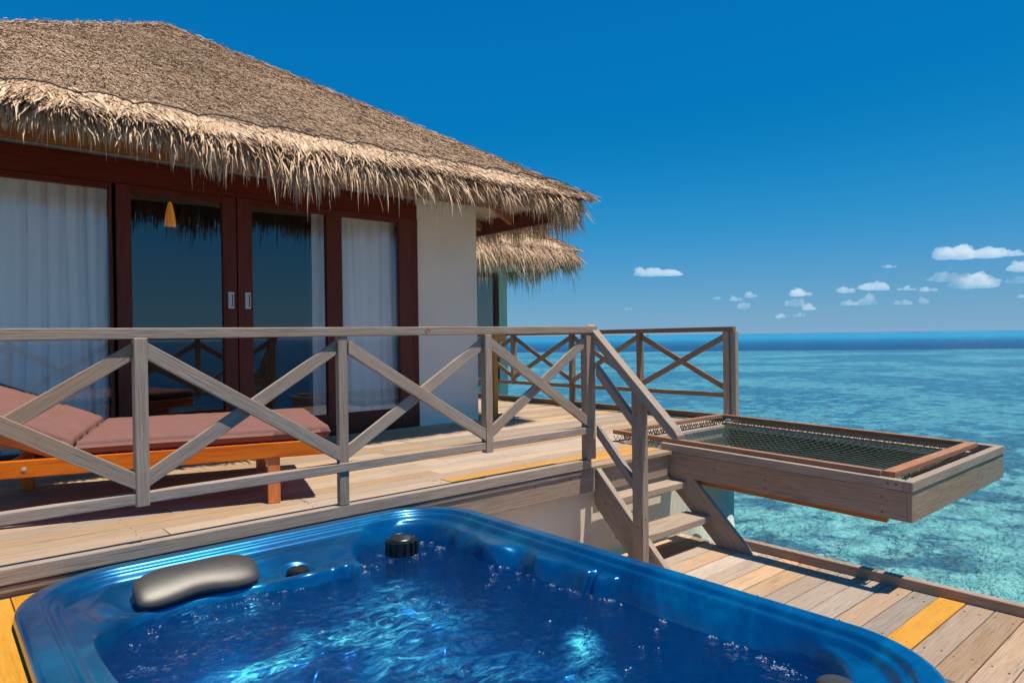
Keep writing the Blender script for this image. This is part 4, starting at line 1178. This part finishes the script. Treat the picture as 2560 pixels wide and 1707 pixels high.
# tub water
def tub_water_mat():
    m, n, l, P = newmat('spa_water'); n.remove(P); out = n["Material Output"]
    pos = n.new("ShaderNodeNewGeometry").outputs['Position']
    a = noise(n, l, pos, 7, 5, .6, 1.2); b = noise(n, l, pos, 28, 4, .65, 1.0)
    h = math_(n, l, 'ADD', a, math_(n, l, 'MULTIPLY', b, .45))
    nb = bump(n, l, h, .034, 1.0)
    gl = n.new("ShaderNodeBsdfGlossy"); gl.inputs['Roughness'].default_value = .03; l.new(nb, gl.inputs['Normal'])
    tr = n.new("ShaderNodeBsdfTransparent"); tr.inputs['Color'].default_value = (.48, .80, 1.0, 1)
    rf = n.new("ShaderNodeBsdfRefraction"); rf.inputs['IOR'].default_value = 1.2; rf.inputs['Roughness'].default_value = 0; rf.inputs['Color'].default_value = (.62, .92, 1.0, 1); l.new(nb, rf.inputs['Normal'])
    m1 = n.new("ShaderNodeMixShader"); m1.inputs[0].default_value = .22
    l.new(tr.outputs[0], m1.inputs[1]); l.new(rf.outputs[0], m1.inputs[2])
    # milky blue to cyan patches at set spots, broken up by noise
    at = n.new("ShaderNodeAttribute"); at.attribute_name = 'cyan_patch'
    st_ = noise(n, l, mapping(n, l, pos, (.9, 1.7, 1), rot=(0, 0, .6)), 11, 6, .8, 1.1)
    rr = ramp(n, [(.38, (0, 0, 0)), (.66, (1, 1, 1))]); l.new(st_, rr.inputs[0])
    fo = math_(n, l, 'MULTIPLY', at.outputs['Fac'], rr.outputs[0], True)
    df = n.new("ShaderNodeBsdfDiffuse"); l.new(nb, df.inputs['Normal'])
    l.new(mixc(n, l, (.0, .15, .66), (.12, .88, 1.0), math_(n, l, 'POWER', fo, 1.5)), df.inputs['Color'])
    m2 = n.new("ShaderNodeMixShader"); l.new(math_(n, l, 'MAXIMUM', math_(n, l, 'MULTIPLY', fo, .85), .11), m2.inputs[0]); l.new(m1.outputs[0], m2.inputs[1]); l.new(df.outputs[0], m2.inputs[2])
    fr = n.new("ShaderNodeFresnel"); fr.inputs['IOR'].default_value = 1.33; l.new(nb, fr.inputs['Normal'])
    mx = n.new("ShaderNodeMixShader"); l.new(fr.outputs[0], mx.inputs[0]); l.new(m2.outputs[0], mx.inputs[1]); l.new(gl.outputs[0], mx.inputs[2])
    l.new(mx.outputs[0], out.inputs['Surface'])
    return m
def water_h(x, y):
    turb = .4 + 1.0 * G(x, y, 1.3, 2.2, .6, .6) + .8 * G(x, y, .9, 2.6, .4, .3)
    return -.122 + turb * (.014 * fbm(x * 5, y * 5, 1, 3) + .006 * fbm(x * 18 + 2 * vnoise(x * 4, y * 4), y * 18, 4, 3))
gx = np.arange(TX0 + .08, TX1 - .06, .009); gy = np.arange(TY0 + .08, TY1 - .09, .009)
X, Y = np.meshgrid(gx, gy, indexing='ij')
V = np.stack([X, Y, water_h(X, Y)], -1).reshape(-1, 3); idx = np.arange(X.size).reshape(X.shape)
F = np.stack([idx[:-1, :-1], idx[1:, :-1], idx[1:, 1:], idx[:-1, 1:]], -1).reshape(-1, 4)
keep = (tub_z(X, Y) < -.06).reshape(-1)[F].any(axis=1); F = F[keep]
tw = np_mesh('tub_water', V, F, tub_water_mat(), None, smooth=True)
cyan_patch = (.30 * G(X, Y, 1.35, 2.2, .45, .5) + 1.5 * G(X, Y, .80, 2.26, .13, .09) + .75 * G(X, Y, .97, 2.27, .12, .07, .6) + .75 * G(X, Y, 1.15, 2.28, .22, .06, -.9) + .8 * G(X, Y, 1.40, 2.30, .20, .28, .5)
        + .5 * G(X, Y, 1.55, 2.60, .16, .13) + 1.5 * G(X, Y, 1.77, 1.68, .11, .05, .8) + .8 * G(X, Y, 1.62, 1.50, .20, .09, .7) + .5 * G(X, Y, .95, 2.75, .2, .07) + .7 * G(X, Y, 1.2, 1.95, .15, .15) + .6 * G(X, Y, 1.40, 1.70, .2, .15))
fa = tw.data.attributes.new('cyan_patch', 'FLOAT', 'POINT'); fa.data.foreach_set('value', cyan_patch.reshape(-1).astype(np.float32)[:len(tw.data.vertices)])
tag(tw, 'rippling blue water filling the hot tub', 'water', kind='stuff')

# bubbles floating in rows and clusters
def ico(sub=1):
    import bmesh
    bm = bmesh.new(); bmesh.ops.create_icosphere(bm, subdivisions=sub, radius=1)
    V = np.array([v.co[:] for v in bm.verts]); F = np.array([[v.index for v in f.verts] for f in bm.faces]); bm.free()
    return V, F
iv, if_ = ico(2)
cl = [(1.10, 2.90, .10, 60), (1.35, 2.86, .12, 60), (1.55, 2.86, .06, 40), (.75, 2.86, .12, 80), (1.0, 2.93, .06, 60), (.6, 2.75, .05, 25), (1.98, 3.05, .05, 60), (2.02, 2.92, .05, 60),
      (1.72, 3.04, .05, 50), (1.66, 2.95, .05, 40), (1.84, 2.90, .08, 90), (2.06, 2.52, .04, 60), (2.1, 2.42, .05, 40), (2.09, 2.15, .04, 40), (2.12, 1.95, .035, 80), (2.13, 1.87, .03, 60), (2.10, 2.03, .03, 40),
      (2.14, 1.6, .03, 25), (2.14, 1.38, .03, 50), (2.13, 1.3, .03, 50), (2.12, 1.17, .03, 60), (2.10, 1.08, .03, 60), (2.11, 1.12, .03, 50),
      (1.6, 2.45, .12, 60), (1.5, 2.6, .10, 40), (1.75, 2.3, .15, 40), (.62, 2.3, .07, 40), (.56, 2.05, .04, 25), (.6, 1.8, .06, 30), (1.2, 2.4, .3, 60), (1.7, 1.8, .3, 60), (1.9, 1.5, .2, 60), (1.9, 2.2, .2, 40)]
cen = []
for (x, y, s, n) in cl:
    edge = y > 2.8 or x > 2.05
    sx = s * (.35 if (x > 2.05) else 1.0); sy = s * (1.0 if x > 2.05 else .3)
    for _ in range(max(2, int(n * (.14 if edge else .12)))):
        qx, qy = x + rng.normal(0, sx), y + rng.normal(0, sy)
        for _ in range(rng.integers(1, 9)):
            cen.append((qx + rng.normal(0, .008), qy + rng.normal(0, .006), abs(rng.normal(.0009, .0009)) + .0006))
cen = np.array(cen)
zz = water_h(cen[:, 0], cen[:, 1])
ok = (tub_z(cen[:, 0], cen[:, 1]) < zz + .0)
cen = cen[ok]; zz = zz[ok]
P = np.stack([cen[:, 0], cen[:, 1], zz], -1)
V = (iv[None] * cen[:, 2][:, None, None] + P[:, None]).reshape(-1, 3)
F = (if_[None] + (np.arange(len(cen)) * len(iv))[:, None, None]).reshape(-1, 3)
def bubble_mat():
    m, n, l, P = newmat('soap_bubble')
    P.inputs['Base Color'].default_value = (.55, .72, .85, 1); P.inputs['Roughness'].default_value = .12
    P.inputs['Specular IOR Level'].default_value = 1.0; P.inputs['Alpha'].default_value = .55; P.inputs['Coat Weight'].default_value = 1
    return m
bb = np_mesh('bubbles', V, F, bubble_mat(), None, smooth=True)
tag(bb, 'tiny white bubbles floating on the hot tub water', 'bubbles', kind='stuff')

# ---------------------------------------------------------------- clouds far out over the sea
def cloud_mat():
    m, n, l, P = newmat('cumulus'); n.remove(P); out = n["Material Output"]
    v = n.new("ShaderNodeVolumePrincipled")
    v.inputs['Color'].default_value = (1, .985, .97, 1); v.inputs['Density'].default_value = .018; v.inputs['Anisotropy'].default_value = .0
    l.new(v.outputs[0], out.inputs['Volume'])
    return m
CM = cloud_mat()
FP = 1707.0
Rm = cam.rotation_euler.to_matrix()
def sky_point(px, py, dist):
    d = Rm @ Vector(((px - 1280) / FP, -(py - 853.5) / FP, -1.0)); d.normalize()
    return Vector(cam.location) + d * dist
iv5, if5 = ico(5)
def cloud(px, py, wpx, hpx, lab, seed, lumps=7, faint=False):
    D = 7000.0; c = sky_point(px, py, D)
    w = wpx / FP * D / 2; h = hpx / FP * D / 2
    r = np.random.default_rng(seed)
    B = []
    for i in range(lumps):
        t = r.uniform(-.85, .85); rad = r.uniform(.35, .6) * (1 - .45 * abs(t))
        B.append((t, r.uniform(-.2, .2), r.uniform(-.1, .25) * (1 - abs(t)), rad))
    B.append((0, 0, 0, .5))
    d = iv5 / np.linalg.norm(iv5, axis=1)[:, None]
    # work in a space where the cloud is w wide, h tall
    s = np.array([1.0, .6, h / w])
    rad = np.zeros(len(d)) + .05
    for (bx, by, bz, br) in B:
        cc = np.array([bx, by * .6, bz * 1.2 * h / w * 2]); rr = br * max(.5, min(1, 2.2 * h / w))
        cc[0] *= 1
        b_ = d @ cc; q = b_ ** 2 - (cc @ cc - rr ** 2)
        hit = q > 0; e = np.where(hit, b_ + np.sqrt(np.maximum(q, 0)), 0); rad = np.maximum(rad, e)
    rad = rad * (1 + .35 * fbm(d[:, 0] * 3 + seed, d[:, 1] * 3, d[:, 2] * 3, 4))
    V = d * rad[:, None]
    V[:, 2] = np.where(V[:, 2] < -.18 * h / w, -.18 * h / w + (V[:, 2] + .18 * h / w) * .25, V[:, 2])
    ext = V[:, 0].max() - V[:, 0].min(); exz = V[:, 2].max() - V[:, 2].min()
    V = V * np.array([2 * w / ext, 1.2 * w / ext, 2 * h / exz])
    ca, sa = cos(radians(-40.9)), sin(radians(-40.9))
    V = np.stack([V[:, 0] * ca - V[:, 1] * sa, V[:, 0] * sa + V[:, 1] * ca, V[:, 2]], -1)
    o = np_mesh('cloud', V, if5, CM, None, smooth=True)
    o.location = c
    tag(o, lab, 'cloud', 'small fair weather clouds above the horizon')
CL_ = [(1626, 686, 122, 26, 'flat white cloud alone above the middle of the deck railing', 9),
       (2405, 640, 150, 36, 'long white cloud highest on the right, flat below with a peaked left end', 10),
       (2520, 637, 70, 16, 'thin cloud tail at the right end of the highest long cloud', 5),
       (2365, 698, 75, 24, 'upper left puff of the stacked pair below the long cloud', 6),
       (2420, 713, 110, 38, 'bright lower right puff of the stacked pair below the long cloud', 9),
       (2545, 674, 50, 26, 'cloud cut by the right edge of the picture, upper one', 6),
       (2545, 704, 60, 18, 'cloud cut by the right edge of the picture, lower one', 6),
       (2192, 721, 74, 24, 'rounded white cloud left of the stacked pair', 7),
       (2110, 729, 44, 17, 'small round cloud just left of the rounded white one', 5),
       (1992, 737, 56, 22, 'small domed cloud above the two broken puffs', 6),
       (1876, 741, 34, 18, 'small cloud with a tail above the bright dot cloud', 5),
       (1862, 768, 36, 20, 'bright dot cloud low over the corner post side', 5),
       (1838, 750, 34, 14, 'ragged little cloud left of the small cloud with a tail', 5),
       (1988, 762, 50, 22, 'left one of two broken puffs low over the sea', 6),
       (2018, 772, 36, 18, 'right one of two broken puffs low over the sea', 5),
       (2168, 757, 46, 30, 'cloud of two stacked lumps low in the right half', 7),
       (2122, 761, 42, 16, 'thin cloud touching the two stacked lumps', 5),
       (2262, 759, 44, 16, 'low flat cloud right of the two stacked lumps', 5),
       (2306, 756, 26, 18, 'small tilted puff right of the low flat cloud', 5),
       (2264, 724, 46, 12, 'faint flat streak of cloud left half under the stacked pair', 4),
       (2312, 726, 42, 12, 'faint flat streak of cloud right half under the stacked pair', 4),
       (2219, 668, 36, 10, 'tiny thin cloud alone left of the longest cloud', 4),
       (2548, 742, 34, 10, 'thin low cloud at the right edge', 4),
       (1792, 747, 20, 9, 'tiny cloud furthest left of the low row', 4),
       (1948, 793, 28, 12, 'faint cloud close to the horizon, left one', 4),
       (1998, 790, 36, 13, 'faint cloud close to the horizon, right one', 4),
       (1578, 773, 24, 7, 'tiny flat cloud low above the far railing', 4)]
for i, (px, py, w_, h_, lab, lm) in enumerate(CL_): cloud(px, py, w_, h_, lab, 100 + i, lm)

# a far boat on the horizon
bt = empty('boat', (1974, 1534, WZ), radians(-40), label='tiny dark boat far away on the horizon line', cat='boat')
MB().prism([(-4, -1.2, 0), (4.2, -1.0, 0), (5.4, 0, 0), (4.2, 1.0, 0), (-4, 1.2, 0)], (0, 0, 1.4)).build('hull', M['dark'], bt)
MB().box(-2.2, 1.5, -.9, .9, 1.4, 3.4).build('cabin', M['dark'], bt)
MB().box(-.1, .1, -.1, .1, 3.4, 6.5, axis='z').build('mast', M['dark'], bt)
